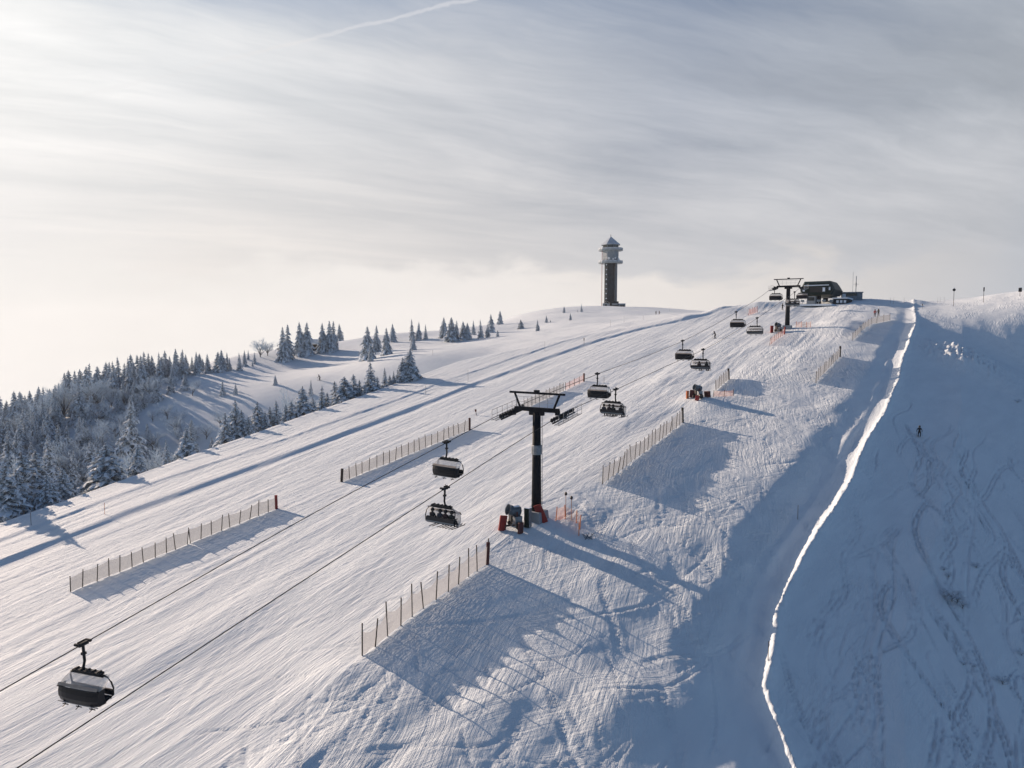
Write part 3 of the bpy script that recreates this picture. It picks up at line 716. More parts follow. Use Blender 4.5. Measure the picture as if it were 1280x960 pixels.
for j, (t, lb, xs) in enumerate(RCH):
    put_chair(1, t, lb); p = rope_pt(1, t)
    for i, x in enumerate(xs):
        q = p + ACROSS * (x * CS - .42 * CS) + ALONG * (.08) + Vector((0, 0, -2.77 * CS))
        person(q, HEAD, 'skier, %s %s' % (ordn[len(xs)][i], where[j]), jack[(i + j) % 4], (.015, .015, .02), 'sit', 'skiers riding up on the chairs', scale=1.05)

# ------------------------------------------------------------------ net fences
def fence(pts, n, hgt, label, post='wood_post', net='net', lean=.0, first_pad=None, last_pad=None, sag=.12, gaps=(), seed=0, hv=.1, group='net fences on the slope', pole_extra=.12, thick=.045):
    """pts: polyline of (s, t); n posts along it"""
    rr = random.Random(seed); P = []
    L_ = [0]
    for a, b in zip(pts[:-1], pts[1:]): L_.append(L_[-1] + math.hypot(b[0] - a[0], b[1] - a[1]))
    for k in range(n):
        d = L_[-1] * k / (n - 1) + (rr.uniform(-.12, .12) * L_[-1] / n if 0 < k < n - 1 else 0)
        s = np.interp(d, L_, [p[0] for p in pts]); t = np.interp(d, L_, [p[1] for p in pts]); x, y = st_xy(s, t); P.append(Vector((x, y, ground(x, y))))
    root = empty('net_fence', P[0], 0, label, 'fence', group); o = P[0]; tops = []
    for k, p in enumerate(P):
        h = hgt + rr.uniform(-hv, hv); tl = ALONG * rr.gauss(lean, .07) + ACROSS * rr.gauss(0, .05)
        tp = p + Vector((0, 0, h)) + tl * h; tops.append(tp)
        pad = (k == 0 and first_pad) or (k == n - 1 and last_pad)
        mb = MB(); mb.tube([p - o - Vector((0, 0, .3)), tp - o + (tp - p) * pole_extra], thick, 6); mb.build('post', M[post], root)
        if pad: mb = MB(); mb.tube([p - o, tp - o + (tp - p) * .15], .17, 10); mb.build('pad', M[pad], root)
    for k in range(n - 1):
        if k in gaps: continue
        a, b, c, d = P[k], P[k + 1], tops[k + 1], tops[k]; me = bpy.data.meshes.new('net'); vs = []; fs = []; uv = []; N = 5
        w = (b - a).length
        for i in range(N + 1):
            q = i / N; sg = sag * 4 * q * (1 - q) * (.6 + rr.random() * .3)
            lo = a.lerp(b, q); lo.z = ground(lo.x, lo.y) + .06; hi = d.lerp(c, q); hi.z -= sg
            vs += [tuple(lo - o), tuple(hi - o)]; uv += [(q * w, 0), (q * w, (hi - lo).length)]
        for i in range(N): fs.append((2 * i, 2 * i + 2, 2 * i + 3, 2 * i + 1))
        me.from_pydata(vs, [], fs); ul = me.uv_layers.new(name='uv')
        for lp in me.loops: ul.data[lp.index].uv = uv[lp.vertex_index]
        me.materials.append(M[net]); ob = bpy.data.objects.new('net', me); col.objects.link(ob); ob.parent = root
    return root
fence([(-69.7, 32.2), (-68.15, 43.0)], 11, 1.45, 'lower half of the long net fence at the lower left', sag=.08, seed=1, hv=.14)
fence([(-68.1, 43.35), (-66.7, 53.2)], 10, 1.45, 'upper half of the long net fence at the lower left, red padded last post', last_pad='red_pad', sag=.08, seed=12, hv=.14)
fence([(-65.9, 62.5), (-62.8, 85.1)], 22, 1.50, 'net fence left of the near pylon with close thin posts and a dark padded end', first_pad='wood_post', last_pad='dark_red', sag=.05, seed=2)
fence([(-61.0, 97.5), (-60.5, 109.5)], 12, 1.35, 'pale low net fence seen behind the beam of the near pylon', sag=.05, seed=3)
fence([(-60.4, 110), (-60.2, 116.6)], 5, 1.2, 'short reddish net fence just above the near pylon beam, dark padded end', net='red_net', last_pad='dark_red', sag=.08, seed=31)
fence([(-36.2, 36.0), (-36.2, 42), (-35.9, 51.2)], 12, 1.75, 'tall sagging net fence in the foreground, casting a broad shadow', net='fine_net', last_pad='dark_red', sag=.36, seed=4, hv=.2, thick=.05, pole_extra=.36)
fence([(-34.7, 71.9), (-34.6, 86), (-34.6, 97.2)], 21, 1.75, 'net fence of crowded leaning posts right of the near pylon', last_pad='wood_post', lean=.12, sag=.12, seed=5, hv=.15)
fence([(-35.3, 114.4), (-35.5, 122.0)], 6, 1.7, 'short net fence above the middle snow gun', last_pad='wood_post', sag=.1, seed=6)
fence([(-22.2, 124.8), (-21.6, 143.8)], 11, 1.7, 'net fence of thin posts on the brow right of the middle snow gun', last_pad='wood_post', lean=.05, sag=.15, seed=7)
fence([(-35.7, 150.3), (-35.8, 163.5)], 8, 1.4, 'orange tinted net fence running up to the foot of the far pylon', net='red_net', last_pad='red_pad', sag=.1, seed=8)
fence([(-21.5, 158), (-21.0, 171), (-20.4, 177), (-17.5, 184)], 11, 1.4, 'net fence furthest up the slope, bent at the top near two people', sag=.1, seed=9)

# ------------------------------------------------------------------ snow guns and gear
def snow_gun(s, t, rz, label, sc=1.0):
    x, y = st_xy(s, t); root = empty('snow_gun', (x, y, ground(x, y) + .02), rz, label, 'snow gun', 'snow guns beside the lift'); root.scale = (sc,) * 3
    mb = MB(); rot = Matrix.Rotation(R(18), 3, 'X'); c = Vector((0, .1, 1.55))
    rings = [(-.62, .40), (-.55, .50), (-.1, .46), (.45, .42), (.55, .47)]; pts = [c + rot @ Vector((0, q, 0)) for q, _ in rings]; mb.tube(pts, [r for _, r in rings], 16, False); mb.build('barrel', M['gun_grey'], root, True)
    mb = MB(); mb.tube([c + rot @ Vector((0, -.5, 0)), c + rot @ Vector((0, -.48, 0))], .42, 16); mb.tube([c + rot @ Vector((0, -.7, 0)), c + rot @ Vector((0, -.45, 0))], [.1, .16], 10)
    for k in range(8):
        a = 2 * math.pi * k / 8; mb.tube([c + rot @ Vector((0, -.56, 0)), c + rot @ Vector((.4 * math.cos(a), -.56, .4 * math.sin(a)))], .025, 4)
    mb.build('fan_grille', M['black'], root)
    mb = MB()
    for k in range(24):
        a = 2 * math.pi * k / 24; q = c + rot @ Vector((.46 * math.cos(a), .56, .46 * math.sin(a))); mb.box(q, (.04, .06, .04))
    mb.build('nozzle_ring', M['galv'], root)
    mb = MB(); mb.tube([(0, 0, .5), (0, 0, 1.0)], .1, 8)
    for s_ in (-1, 1): mb.tube([(0, 0, .95), (s_ * .55, 0, 1.15), (s_ * .55, 0, 1.55)], .06, 6)
    mb.build('fork', M['dark_red'], root)
    mb = MB(); mb.box((0, 0, .42), (1.5, .12, .14)); mb.box((0, .0, .30), (.14, 1.7, .14))
    for px_, py_ in ((-.7, 0), (.7, 0), (0, .8), (0, -.8)): mb.tube([(px_, py_, .42), (px_ * 1.1, py_ * 1.1, 0)], .05, 6)
    mb.build('undercarriage', M['black'], root)
    for s_ in (-1, 1):
        mb = MB(); mb.tube([(s_ * .74, -.1, .36), (s_ * .90, -.1, .36)], .36, 14); mb.build('wheel', M['black'], root)
    MB().box((.48, -.15, .95), (.55, .7, .85)).bevel('control_box', M['black'], root, .04)
    mb = MB(); mb.box((-.42, -.1, .82), (.5, .7, .65)); mb.tube([(-.4, .1, .7), (-.3, .35, .4), (0, .4, .3)], .05, 6); mb.bevel('compressor', M['galv'], root, .03)
    mb = MB(); mb.lathe([(.02, .10), (.25, .08), (.42, .0)], 12, tuple(c + rot @ Vector((0, -.05, .42)))); mb.build('snow_cap', M['snow_lump'], root, True)
    return root
def mats(s, t, items, label):
    """padded mats standing together: (ds, dt, w, h, tilt, colour)"""
    x, y = st_xy(s, t); gz = ground(x, y); out = []
    for k, (ds, dt, w, h, tilt, rz, c) in enumerate(items):
        xx, yy = st_xy(s + ds, t + dt); o = MB().box((0, 0, h / 2), (w, .24, h)).bevel('crash_mat', M[c], None, .05)
        o.location = (xx, yy, ground(xx, yy)); o.rotation_euler = (0, tilt, HEAD + rz); tag(o, label[k], 'crash mat', 'padded mats around lift gear')
snow_gun(-37.3, 57.8, HEAD + R(150), 'snow gun standing beside the foot of the near pylon between red mats', 1.12)
mats(-38.4, 57.2, [(.15, -.2, .75, 1.5, .16, R(60), 'red_pad'), (2.1, .1, .6, 1.1, .1, R(80), 'dark_red')], ['bright red padded mat leaning left of the near snow gun', 'dark red padded mat right of the near snow gun'])
mats(-35.3, 60.2, [(.1, -.2, .8, 1.9, -.42, R(15), 'red_pad')], ['red padded mat propped slantwise against the near pylon foot'])
x, y = st_xy(-36.2, 58.5); cb_ = empty('hydrant_cabinet', (x, y, ground(x, y)), HEAD, 'narrow dark cabinet with a pale side at the foot of the near pylon', 'cabinet')
MB().box((0, 0, .95), (.55, .5, 1.9)).bevel('cabinet_body', M['green'], cb_, .03); MB().box((.29, 0, .95), (.03, .46, 1.8)).build('side_panel', M['galv'], cb_); MB().box((0, 0, 1.94), (.6, .56, .06)).build('lid', M['snow_lump'], cb_)
MB().box((0, -.26, 1.0), (.46, .03, 1.5)).build('cabinet_door', M['green'], cb_)
fence([(-34.6, 61.2), (-34.0, 62.4), (-32.4, 62.2), (-31.6, 60.4)], 5, 1.25, 'orange safety net standing right of the near pylon foot', net='orange_net', post='orange', sag=.03, seed=21, group='orange safety nets')
for ds, dt, lb in ((1.9, 2.4, 'thin marker rod with a dark head behind the orange net, left one'), (2.7, 2.1, 'thin marker rod with a dark head behind the orange net, right one')):
    x, y = st_xy(-36.2 + ds, 60.3 + dt); r_ = empty('marker_rod', (x, y, ground(x, y)), 0, lb, 'marker rod', 'rods behind the orange net')
    MB().tube([(0, 0, 0), (0, 0, 2.2)], .03, 5).build('rod', M['orange'], r_); MB().lathe([(.05, 2.15), (.13, 2.2), (.15, 2.35), (.08, 2.5)], 8).build('head', M['black'], r_)
x, y = st_xy(-30.6, 60.6); MBs = MB()
for k in range(14): MBs.tube([(rnd.uniform(-.5, .5), rnd.uniform(-.4, .4), 0), (rnd.uniform(-.7, .7), rnd.uniform(-.5, .5), rnd.uniform(.2, .55))], .03, 4)
o = MBs.build('hose_tangle', M['blue_grey']); o.location = (x, y, ground(x, y)); tag(o, 'tangled grey hoses lying right of the orange net', 'hoses')
snow_gun(-36.0, 107.6, HEAD + R(140), 'snow gun halfway up the slope with orange mats around it')
mats(-36.0, 107.6, [(-1.7, .2, .5, 1.2, 0, R(70), 'orange'), (-1.1, .5, .8, 1.2, .1, R(20), 'dark_red'), (.2, -1.0, .6, .8, .15, R(10), 'red_pad'), (1.3, .7, 1.1, .95, -.1, R(-20), 'dark_red')],
     ['orange mat at the left end of the middle snow gun', 'dark red mat behind the middle snow gun', 'red mat in front of the middle snow gun', 'dark red mat right of the middle snow gun'])
fence([(-34.2, 109.5), (-33.2, 111), (-32.0, 112.6)], 3, 1.0, 'small orange net between middle snow gun and short fence', net='orange_net', post='wood_post', sag=.12, seed=22, group='orange safety nets')
snow_gun(-37.6, 165.6, HEAD + R(150), 'snow gun beside the foot of the far pylon')
mats(-37.6, 165.6, [(-1.2, -.6, .8, 1.6, 0, R(60), 'red_pad')], ['red mat by the far pylon foot'])
fence([(-34.6, 169), (-33.2, 170), (-31.5, 169)], 4, 1.2, 'faint orange net right of the far pylon foot', net='orange_net', post='orange', sag=.03, seed=23, group='orange safety nets')
# red nets by the far snow bank
fence([(-50.6, 190), (-49.4, 194)], 5, 1.5, 'red net fence standing on the far snow bank', net='red_net', post='red_pad', sag=.02, seed=24, group='red nets', thick=.06)


# ------------------------------------------------------------------ spruces and frosted broadleaf trees
def spruce(seed, H, Rb, skirt=.04, dens=1.0, crook=.03):
    """trunk, dark needle boughs and the snow lying on them, height H"""
    r = random.Random(seed); tr = MB(); kx = [(r.gauss(0, crook), r.gauss(0, crook)) for _ in range(4)]
    tr.tube([(0, 0, -.8), (kx[0][0], kx[0][1], H * .3), (kx[1][0], kx[1][1], H * .7), (0, 0, H)], [.028 * H, .022 * H, .010 * H, .004 * H], 6)
    cr = MB(); sn = MB(); z = H * skirt; lvl = 0
    while z < H * .985:
        q = z / H; rad = Rb * (1 - q) ** .85 * r.uniform(.82, 1.12) + .04 * H * (1 - q) * 0 + .05; n = max(4, int((5 + 7 * (1 - q)) * dens)); a0 = r.random() * 6.3
        for k in range(n):
            if r.random() < .06: continue
            a = a0 + 6.283 * k / n + r.gauss(0, .16); L = rad * r.uniform(.68, 1.22); dro = r.uniform(.30, .62) * (1 - .5 * q); w = L * r.uniform(.26, .38) + .06
            ca, sa = math.cos(a), math.sin(a); cx, sy = -sa, ca; zb = z + r.uniform(-.12, .12)
            def P(u, v, dz=0): # u along the bough 0..1, v sideways
                return (ca * L * u + cx * v, sa * L * u + sy * v, zb + .12 * L * math.sin(u * 2.2) - dro * L * u * u + dz)
            st = [0, .35, .7, 1.0]; ws = [w * .35, w * .8, w * .75, w * .12]
            for i in range(3):
                cr.quad(P(st[i], 0), P(st[i + 1], 0), P(st[i + 1], ws[i + 1], -.16 * w), P(st[i], ws[i], -.16 * w)); cr.quad(P(st[i + 1], 0), P(st[i], 0), P(st[i], -ws[i], -.16 * w), P(st[i + 1], -ws[i + 1], -.16 * w))
            for i in range(5):                                   # hanging side twigs
                u = .2 + .17 * i + r.uniform(-.05, .05)
                for s in (-1, 1):
                    v = s * w * r.uniform(.5, .95); (sn if r.random() < .62 else cr).tri(P(u, v * .2), P(u + .16, v * .2), P(u + .12 + r.uniform(0, .1), v * 1.35, -r.uniform(.25, .75) * w - .10))
            hgt = .05 + .05 * L; sw = r.uniform(.45, .85)
            if r.random() < .9:
                t0 = r.uniform(.1, .3); S_ = [t0, .5, .8, 1.04]; ww = [ws[0] * .6, w * .8 * sw, w * .75 * sw, w * .14]
                for i in range(3):
                    sn.quad(P(S_[i], 0, hgt), P(S_[i + 1], 0, hgt * .8), P(S_[i + 1], ww[i + 1], -.02), P(S_[i], ww[i], -.02)); sn.quad(P(S_[i + 1], 0, hgt * .8), P(S_[i], 0, hgt), P(S_[i], -ww[i], -.02), P(S_[i + 1], -ww[i + 1], -.02))
                for i in range(3):
                    u = .3 + .22 * i; s = r.choice((-1, 1)); v = s * w * r.uniform(.7, 1.15); sn.tri(P(u, 0, hgt * .6), P(u + .2, 0, hgt * .6), P(u + .18, v, -.10 * w))
        z += H * .045 * r.uniform(.8, 1.2) * (1 - .35 * q) / dens ** .5; lvl += 1
    sn.tri((-.06, 0, H * .95), (.06, 0, H * .95), (0, 0, H * 1.02)); sn.tri((0, -.06, H * .95), (0, .06, H * .95), (0, 0, H * 1.02))
    return tr.mesh('trunk', M['bark']), cr.mesh('crown', M['spruce']), sn.mesh('bough_snow', M['bough_snow'])
SPR = [spruce(1, 8, 2.0), spruce(2, 8, 1.55, dens=.9), spruce(3, 8, 2.35, dens=1.05), spruce(4, 8, 1.75, crook=.12), spruce(5, 8, 1.3, dens=.85), spruce(6, 8, 2.0, skirt=.08)]
def broadleaf(seed, H, spread, nlimb=9):
    r = random.Random(seed); tr = MB(); tw = MB()
    def twig(p, d, L, lev):
        q = p + d * L
        wv = d.cross(Vector((r.gauss(0, 1), r.gauss(0, 1), r.gauss(0, 1)))).normalized() * (.012 + .010 * (3 - lev)) * H / 5
        tw.quad(p - wv, p + wv, q + wv * .5, q - wv * .5)
        if lev < 3:
            for k in range(3 if lev else 4):
                dd = (d + Vector((r.gauss(0, .5), r.gauss(0, .5), r.gauss(.12, .35)))).normalized(); twig(p.lerp(q, r.uniform(.35, 1)), dd, L * r.uniform(.5, .75), lev + 1)
    for k in range(nlimb):
        a = 6.283 * k / nlimb + r.gauss(0, .3); up = r.uniform(.55, 1.6); b = Vector((0, 0, H * r.uniform(.08, .45))); d = Vector((math.cos(a) * spread, math.sin(a) * spread, up)).normalized(); L = H * r.uniform(.35, .6)
        m = b + d * L * .5 + Vector((0, 0, .03 * H)); e = b + d * L; tr.tube([b, m, e], [.018 * H, .012 * H, .006 * H], 4, False)
        for j in range(5): twig(b.lerp(e, .35 + .16 * j), (d + Vector((r.gauss(0, .4), r.gauss(0, .4), r.gauss(.1, .3)))).normalized(), L * r.uniform(.35, .5), 0)
    tr.tube([(0, 0, -.5), (r.gauss(0, .1), r.gauss(0, .1), H * .5)], [.03 * H, .018 * H], 5)
    return tr.mesh('trunk', M['bark']), tw.mesh('crown', M['frost'])
BRD = [broadleaf(21, 5, .8), broadleaf(22, 5, 1.1, 10), broadleaf(23, 5, .6, 8), broadleaf(24, 5, .95, 11)]
tree_n = [0]
def put_tree(x, y, h, kind, label, group=None, cat=None, dz=0, wide=1.0):
    r = random.Random(tree_n[0] * 13 + 5); tree_n[0] += 1; sp = kind == 's'
    v = SPR[r.randrange(len(SPR))] if sp else BRD[r.randrange(len(BRD))]; sc = h / (8 if sp else 5)
    root = empty('spruce_tree' if sp else 'frosted_tree', (x, y, ground(x, y) - .1 + dz), r.random() * 6.28, label, cat or 'tree', group); root.scale = (sc * wide, sc * wide, sc)
    root.rotation_euler = (r.gauss(0, .02), r.gauss(0, .02), r.random() * 6.28)
    for nm, me in zip(('trunk', 'crown', 'bough_snow'), v):
        o = bpy.data.objects.new(nm, me); col.objects.link(o); o.parent = root
    return root
def tree_px(px, top, base, y, kind, label, group, wide=1.0, hide=0):
    """tree whose trunk stands at distance y on the sight line px; top and base as seen in the photograph"""
    u, vt = UV(px, top); z1 = vt * y; x = u * y; gz = ground(x, y); return put_tree(x, y, max(1.2, z1 - gz), kind, label, group, wide=wide)
# the row along the lip of the piste
G1 = 'spruces along the lip of the slope'
EDGE = [(-14, 560, 92, 1.15), (4, 583, 90, 1.2), (28, 573, 98, 1.2), (44, 572, 101, 1.2), (78, 590, 97, .95), (57, 600, 94, .9), (122, 566, 103, 1.1), (136, 562, 102, 1.2), (172, 564, 106, .85), (209, 558, 108, .9), (233, 542, 111, 1.0), (240, 541, 113, .9), (280, 524, 118, 1.25),
        (292, 508, 121, .85), (322, 502, 124, 1.0), (331, 513, 123, .8), (346, 500, 127, .95), (357, 505, 128, .9), (377, 482, 131, 1.1), (402, 482, 134, 1.0), (419, 476, 138, .95), (432, 470, 138, 1.25), (443, 467, 141, .9), (463, 452, 141, 1.05), (456, 480, 139, .8), (480, 459, 144, .85),
        (492, 463, 145, .75), (503, 446, 145, .95), (511, 436, 146, 1.15)]
EDGE += [(300, 512, 120, .9), (314, 520, 120, 1.0), (337, 508, 127, .9), (366, 500, 129, 1.0), (390, 496, 133, .9), (410, 490, 135, 1.0), (425, 484, 137, 1.0), (437, 478, 139, .9), (450, 474, 141, 1.0), (471, 470, 143, .9), (487, 468, 145, 1.0), (498, 455, 146, 1.0), (20, 595, 93, 1.0), (-8, 590, 91, 1.1), (65, 608, 95, .9)]
def side_of(px):
    for lim, s in ((60, 'at its lower left end'), (150, 'by the gap'), (260, 'in its thin stretch'), (360, 'below the lit hump'), (450, 'in its dense middle'), (999, 'at its upper right end')):
        if px < lim: return s
ORD = ['leftmost', 'second from left', 'third from left', 'fourth from left', 'fifth from left', 'sixth from left', 'seventh from left', 'eighth from left', 'ninth from left', 'tenth from left', 'eleventh from left', 'twelfth from left', 'thirteenth from left']
def nth(px):
    g_ = sorted(e[0] for e in EDGE if side_of(e[0]) == side_of(px)); i = g_.index(px); return 'rightmost' if i == len(g_) - 1 else ORD[i]
for k, (px, tp, y, w) in enumerate(EDGE):
    if px < 300: tp -= 9
    tree_px(px, tp, 0, y, 's', '%s snowy spruce on the slope lip, %s' % (nth(px), side_of(px)), G1, w * 1.42)
for px, tp, y in ((154, 588, 107), (163, 572, 112), (186, 565, 112), (222, 556, 114), (258, 560, 118), (366, 505, 136), (308, 535, 127)):
    tree_px(px, tp, 0, y, 'b', 'frosted bush between the spruces on the slope lip', 'frosted bushes on the lip', 1.1)
# single spruces and small groups on the sunlit ridge
RIDGE = [(353, 408, 232, 'a'), (359, 405, 234, 'a'), (375, 402, 240, 'b'), (383, 402, 240, 'b'), (403, 403, 243, 'c'), (412, 400, 243, 'c'), (416, 401, 246, 'c'), (425, 404, 290, 'c2'),
         (459, 407, 214, 'd'), (463, 428, 206, 'e'), (470, 406, 235, 'f'), (483, 409, 222, 'g'), (491, 404, 260, 'h'),
         (515, 398, 262, 'i'), (523, 402, 262, 'i'), (532, 405, 262, 'i'), (516, 417, 222, 'j'), (555, 396, 262, 'k'), (564, 396, 250, 'l'), (570, 400, 250, 'l'), (579, 401, 252, 'l'), (584, 403, 252, 'l'), (592, 400, 270, 'l2'),
         (601, 399, 252, 'm'), (609, 404, 254, 'm'), (614, 392, 285, 'n'), (625, 388, 315, 'o'), (651, 399, 292, 'p'), (672, 399, 262, 'q'), (683, 394, 300, 'r'), (688, 400, 300, 'r'), (705, 382, 352, 's'), (713, 391, 300, 't'), (727, 379, 350, 'u'), (722, 392, 352, 'v'), (622, 412, 250, 'w'),
         (344, 468, 196, 'x'), (388, 474, 188, 'x2'), (278, 475, 190, 'y'), (294, 478, 190, 'y'), (310, 437, 232, 'z'), (318, 440, 228, 'z')]
RL = {'a': 'spruce in the leftmost pair on the bare ridge', 'b': 'spruce in the second pair on the bare ridge', 'c': 'spruce of the tight clump beside the dark hut on the ridge', 'c2': 'pale fog veiled spruce right of the hut clump',
      'd': 'tall dark spruce on the ridge right above the tall lower spruce', 'e': 'dark spruce just below the tallest ridge spruce, at the edge of the shade', 'f': 'slim spruce behind the tallest ridge spruce', 'g': 'solitary narrow spruce on the sunlit snow of the ridge', 'h': 'hazy spruce behind the solitary narrow one',
      'i': 'spruce in the trio on the ridge above the row end', 'j': 'short spruce standing below the ridge trio', 'k': 'slim lone spruce left of the wide ridge clump', 'l': 'spruce of the wide snowy clump on the middle ridge', 'l2': 'small spruce between the two middle clumps',
      'm': 'spruce in the low double clump right of the wide clump', 'n': 'slender spruce behind the low double clump', 'o': 'columnar spruce on the crest left of the crouched tree', 'p': 'stunted wind bent spruce on the crest', 'q': 'small conical spruce alone on the plateau',
      'r': 'spruce in the small pair left of the tower', 's': 'small spruce furthest back, left of the tower', 't': 'small spruce in front, lowest of those left of the tower', 'u': 'tallest spruce left of the tower', 'v': 'tiny spruce touching the tallest one by the tower', 'w': 'tiny white spruce on the middle ridge',
      'x': 'lone spruce low on the sunlit hump above the row', 'x2': 'small spruce in the shade right of the lone hump spruce', 'y': 'small spruce in the frosty scrub left of the hump', 'z': 'small spruce left of the frosted round tree on the ridge'}
def rpos(px, k):
    g_ = sorted(e[0] for e in RIDGE if e[3] == k); i = g_.index(px); n = len(g_)
    return RL[k] if n == 1 else RL[k] + ', ' + {2: ['left one', 'right one'], 3: ['left one', 'middle one', 'right one'], 4: ['leftmost', 'second from left', 'third from left', 'rightmost']}[n][i]
for px, tp, y, k in RIDGE: tree_px(px, tp, 0, y, 's', rpos(px, k), 'spruces on the bare ridge', {'p': 1.8}.get(k, 1.0 if k not in 'dklm' else 1.15))
for px, tp, y in ((325, 426, 236), (334, 427, 238), (246, 474, 196), (240, 478, 190)): tree_px(px, tp, 0, y, 'b', {236: 'grey round frosted tree on the ridge left of the first spruces', 238: 'grey round frosted tree on the ridge left of the first spruces', 196: 'dark round frosted tree at the head of the forest', 190: 'dark round frosted tree at the head of the forest'}[y], 'round frosted trees', 1.3)
# forest on the far left
fr = random.Random(99); cnt = 0
SKY_ = [(-40, 500), (0, 483), (30, 488), (62, 474), (100, 452), (130, 448), (180, 438), (205, 437), (240, 433), (262, 431), (285, 428), (320, 440)]
FG = 'spruces of the forest on the far left'
for k in range(78):                                             # the skyline rows
    px = -30 + 345 * k / 77 + fr.uniform(-3, 3); y = np.interp(px, [-40, 0, 60, 120, 200, 260, 320], [176, 184, 194, 200, 210, 220, 226]) + fr.uniform(-7, 6)
    tp = np.interp(px, [a for a, _ in SKY_], [b for _, b in SKY_]) + abs(fr.gauss(0, 9))
    if 255 < px and fr.random() < .35: continue
    tree_px(px, tp, 0, y, 's', 'dark frosted spruce on the forest skyline, %s' % ('at its low left end' if px < 70 else 'above the thick of the forest' if px < 170 else 'above the bare hollow' if px < 255 else 'at its thin right end'), FG + ', skyline', fr.uniform(.9, 1.25))
for k in range(150):                                            # behind and below them
    px = -35 + 270 * fr.random() ** .9; q = fr.random(); y = np.interp(px, [-40, 0, 60, 120, 200, 260], [172, 178, 186, 190, 199, 205]) - 46 * q
    x, _ = UV(px, 500)[0] * y, 0
    if px > 165 and q > .35: continue
    h = fr.uniform(4.5, 8.5) * (1.15 - .35 * (px > 120))
    kd = 's' if fr.random() < (.80 - .35 * q * (px > 90)) else 'b'
    zn = ('in the left corner of the forest' if px < 40 else 'in the middle of the forest' if px < 110 else 'near the open end of the forest') + (', low down' if q > .55 else ', higher up')
    nm_ = 'snow laden spruce' if kd == 's' else 'bare frosted broadleaf tree'
    put_tree(x, y, h, kd, nm_ + ' ' + zn, nm_ + 's ' + zn, wide=fr.uniform(.95, 1.3))
for k in range(95):                                             # broadleaf scrub in the hollow
    px = 20 + 270 * fr.random(); q = fr.random(); y = 116 + 60 * q + .12 * px; x = UV(px, 500)[0] * y
    if px > 230 and q > .4: continue
    hz_ = ('left part' if px < 110 else 'middle part' if px < 200 else 'right part') + (', near the slope lip' if q < .5 else ', up by the forest')
    if k % 3 == 0: put_tree(x, y, fr.uniform(3.0, 6.0), 's', 'snowy spruce among the bare trees of the hollow, ' + hz_, 'spruces in the hollow', wide=1.2); continue
    put_tree(x, y, fr.uniform(2.6, 5.0), 'b', 'bare frosted broadleaf tree in the shaded hollow, ' + hz_, 'frosted broadleaf trees in the hollow', wide=fr.uniform(1.0, 1.5))
for px, tp, y in ((160, 500, 152), (60, 545, 140), (104, 520, 165), (20, 540, 150)): tree_px(px, tp, 0, y, 's', {160: 'single snowy spruce among the bare trees of the hollow'}.get(px, 'spruce rising from the lower forest edge in the hollow'), 'spruces in the hollow', 1.1)

# ------------------------------------------------------------------ lookout tower
x, y = at(762, 460); tz = ground(x, y) - .3
tw = empty('lookout_tower', (x, y, tz), R(-8), 'tall dark lookout tower with two ring decks and a pointed snowy roof', 'tower')
ph = R(22.5)
MB().lathe([(4.05, 0), (4.0, 28.6)], 8, ph=ph).build('shaft', M['tower_dark'], tw)
for k in range(9):
    f = MB().box((-2.5, -3.6, 3.2 + k * 3.0), (.8, .5, .8)).build('window', M['galv'], tw); MB().box((-2.5, -3.88, 3.2 + k * 3.0), (.55, .06, .6)).build('pane', M['bough_snow'], f)
mb = MB(); mb.box((3.3, -2.6, 14.2), (1.4, 1.4, 28.3), Matrix.Rotation(R(45), 3, 'Z')); mb.build('stair_shaft', M['gun_grey'], tw)
mb = MB(); mb.tube([(-5.3, -1.5, 0), (-5.3, -1.5, 37)], .16, 6); mb.build('cable_mast', M['red_pad'], tw)
def deck(z, r_):
    d = MB().lathe([(r_, z - .1), (r_ + .15, z + .65)], 16).build('ring_deck', M['tower_frost'], tw)
    mb = MB()
    for k in range(32): a = 6.283 * k / 32; mb.tube([(r_ * math.cos(a), r_ * math.sin(a), z + .4), (r_ * math.cos(a), r_ * math.sin(a), z + 1.6)], .07, 4, False)
    for zz in (1.0, 1.55):
        pts = [(r_ * math.cos(6.283 * k / 32), r_ * math.sin(6.283 * k / 32), z + zz) for k in range(33)]; mb.tube(pts, .08, 4, False)
    mb.build('railing', M['galv'], d)
    MB().lathe([(r_ + .05, z + .7), (r_ + .12, z + 1.45)], 16, cap=False).build('rimed_parapet', M['roof_snow'], d)
deck(28.3, 7.6); deck(36.2, 7.6)
MB().lathe([(5.3, 28.76), (5.3, 36.38)], 8, ph=ph).build('drum', M['tower_frost'], tw)
for k in range(8):
    a = R(45) * k; rot = Matrix.Rotation(a - math.pi / 2, 3, 'Z'); d = 5.3 * math.cos(R(22.5)) + .02
    MB().box((d * math.cos(a), d * math.sin(a), 33.8), (3.2, .12, 2.6), rot).build('window_band', M['blue_grey'], tw)
MB().lathe([(5.0, 36.86), (5.0, 40.0)], 8, ph=ph).build('lantern_room', M['window'], tw)
for k in range(8):
    a = R(45) * k + ph; MB().tube([(5.1 * math.cos(a), 5.1 * math.sin(a), 36.9), (5.1 * math.cos(a), 5.1 * math.sin(a), 40)], .14, 5).build('mullion', M['tower_frost'], tw)
rf = MB().lathe([(6.3, 39.7), (6.3, 40.0), (3.2, 42.6), (.25, 45.0)], 8, ph=ph).build('roof', M['roof_snow'], tw)
MB().tube([(0, 0, 44.8), (0, 0, 46.4)], [.22, .12], 6).build('finial', M['dark_steel'], rf)
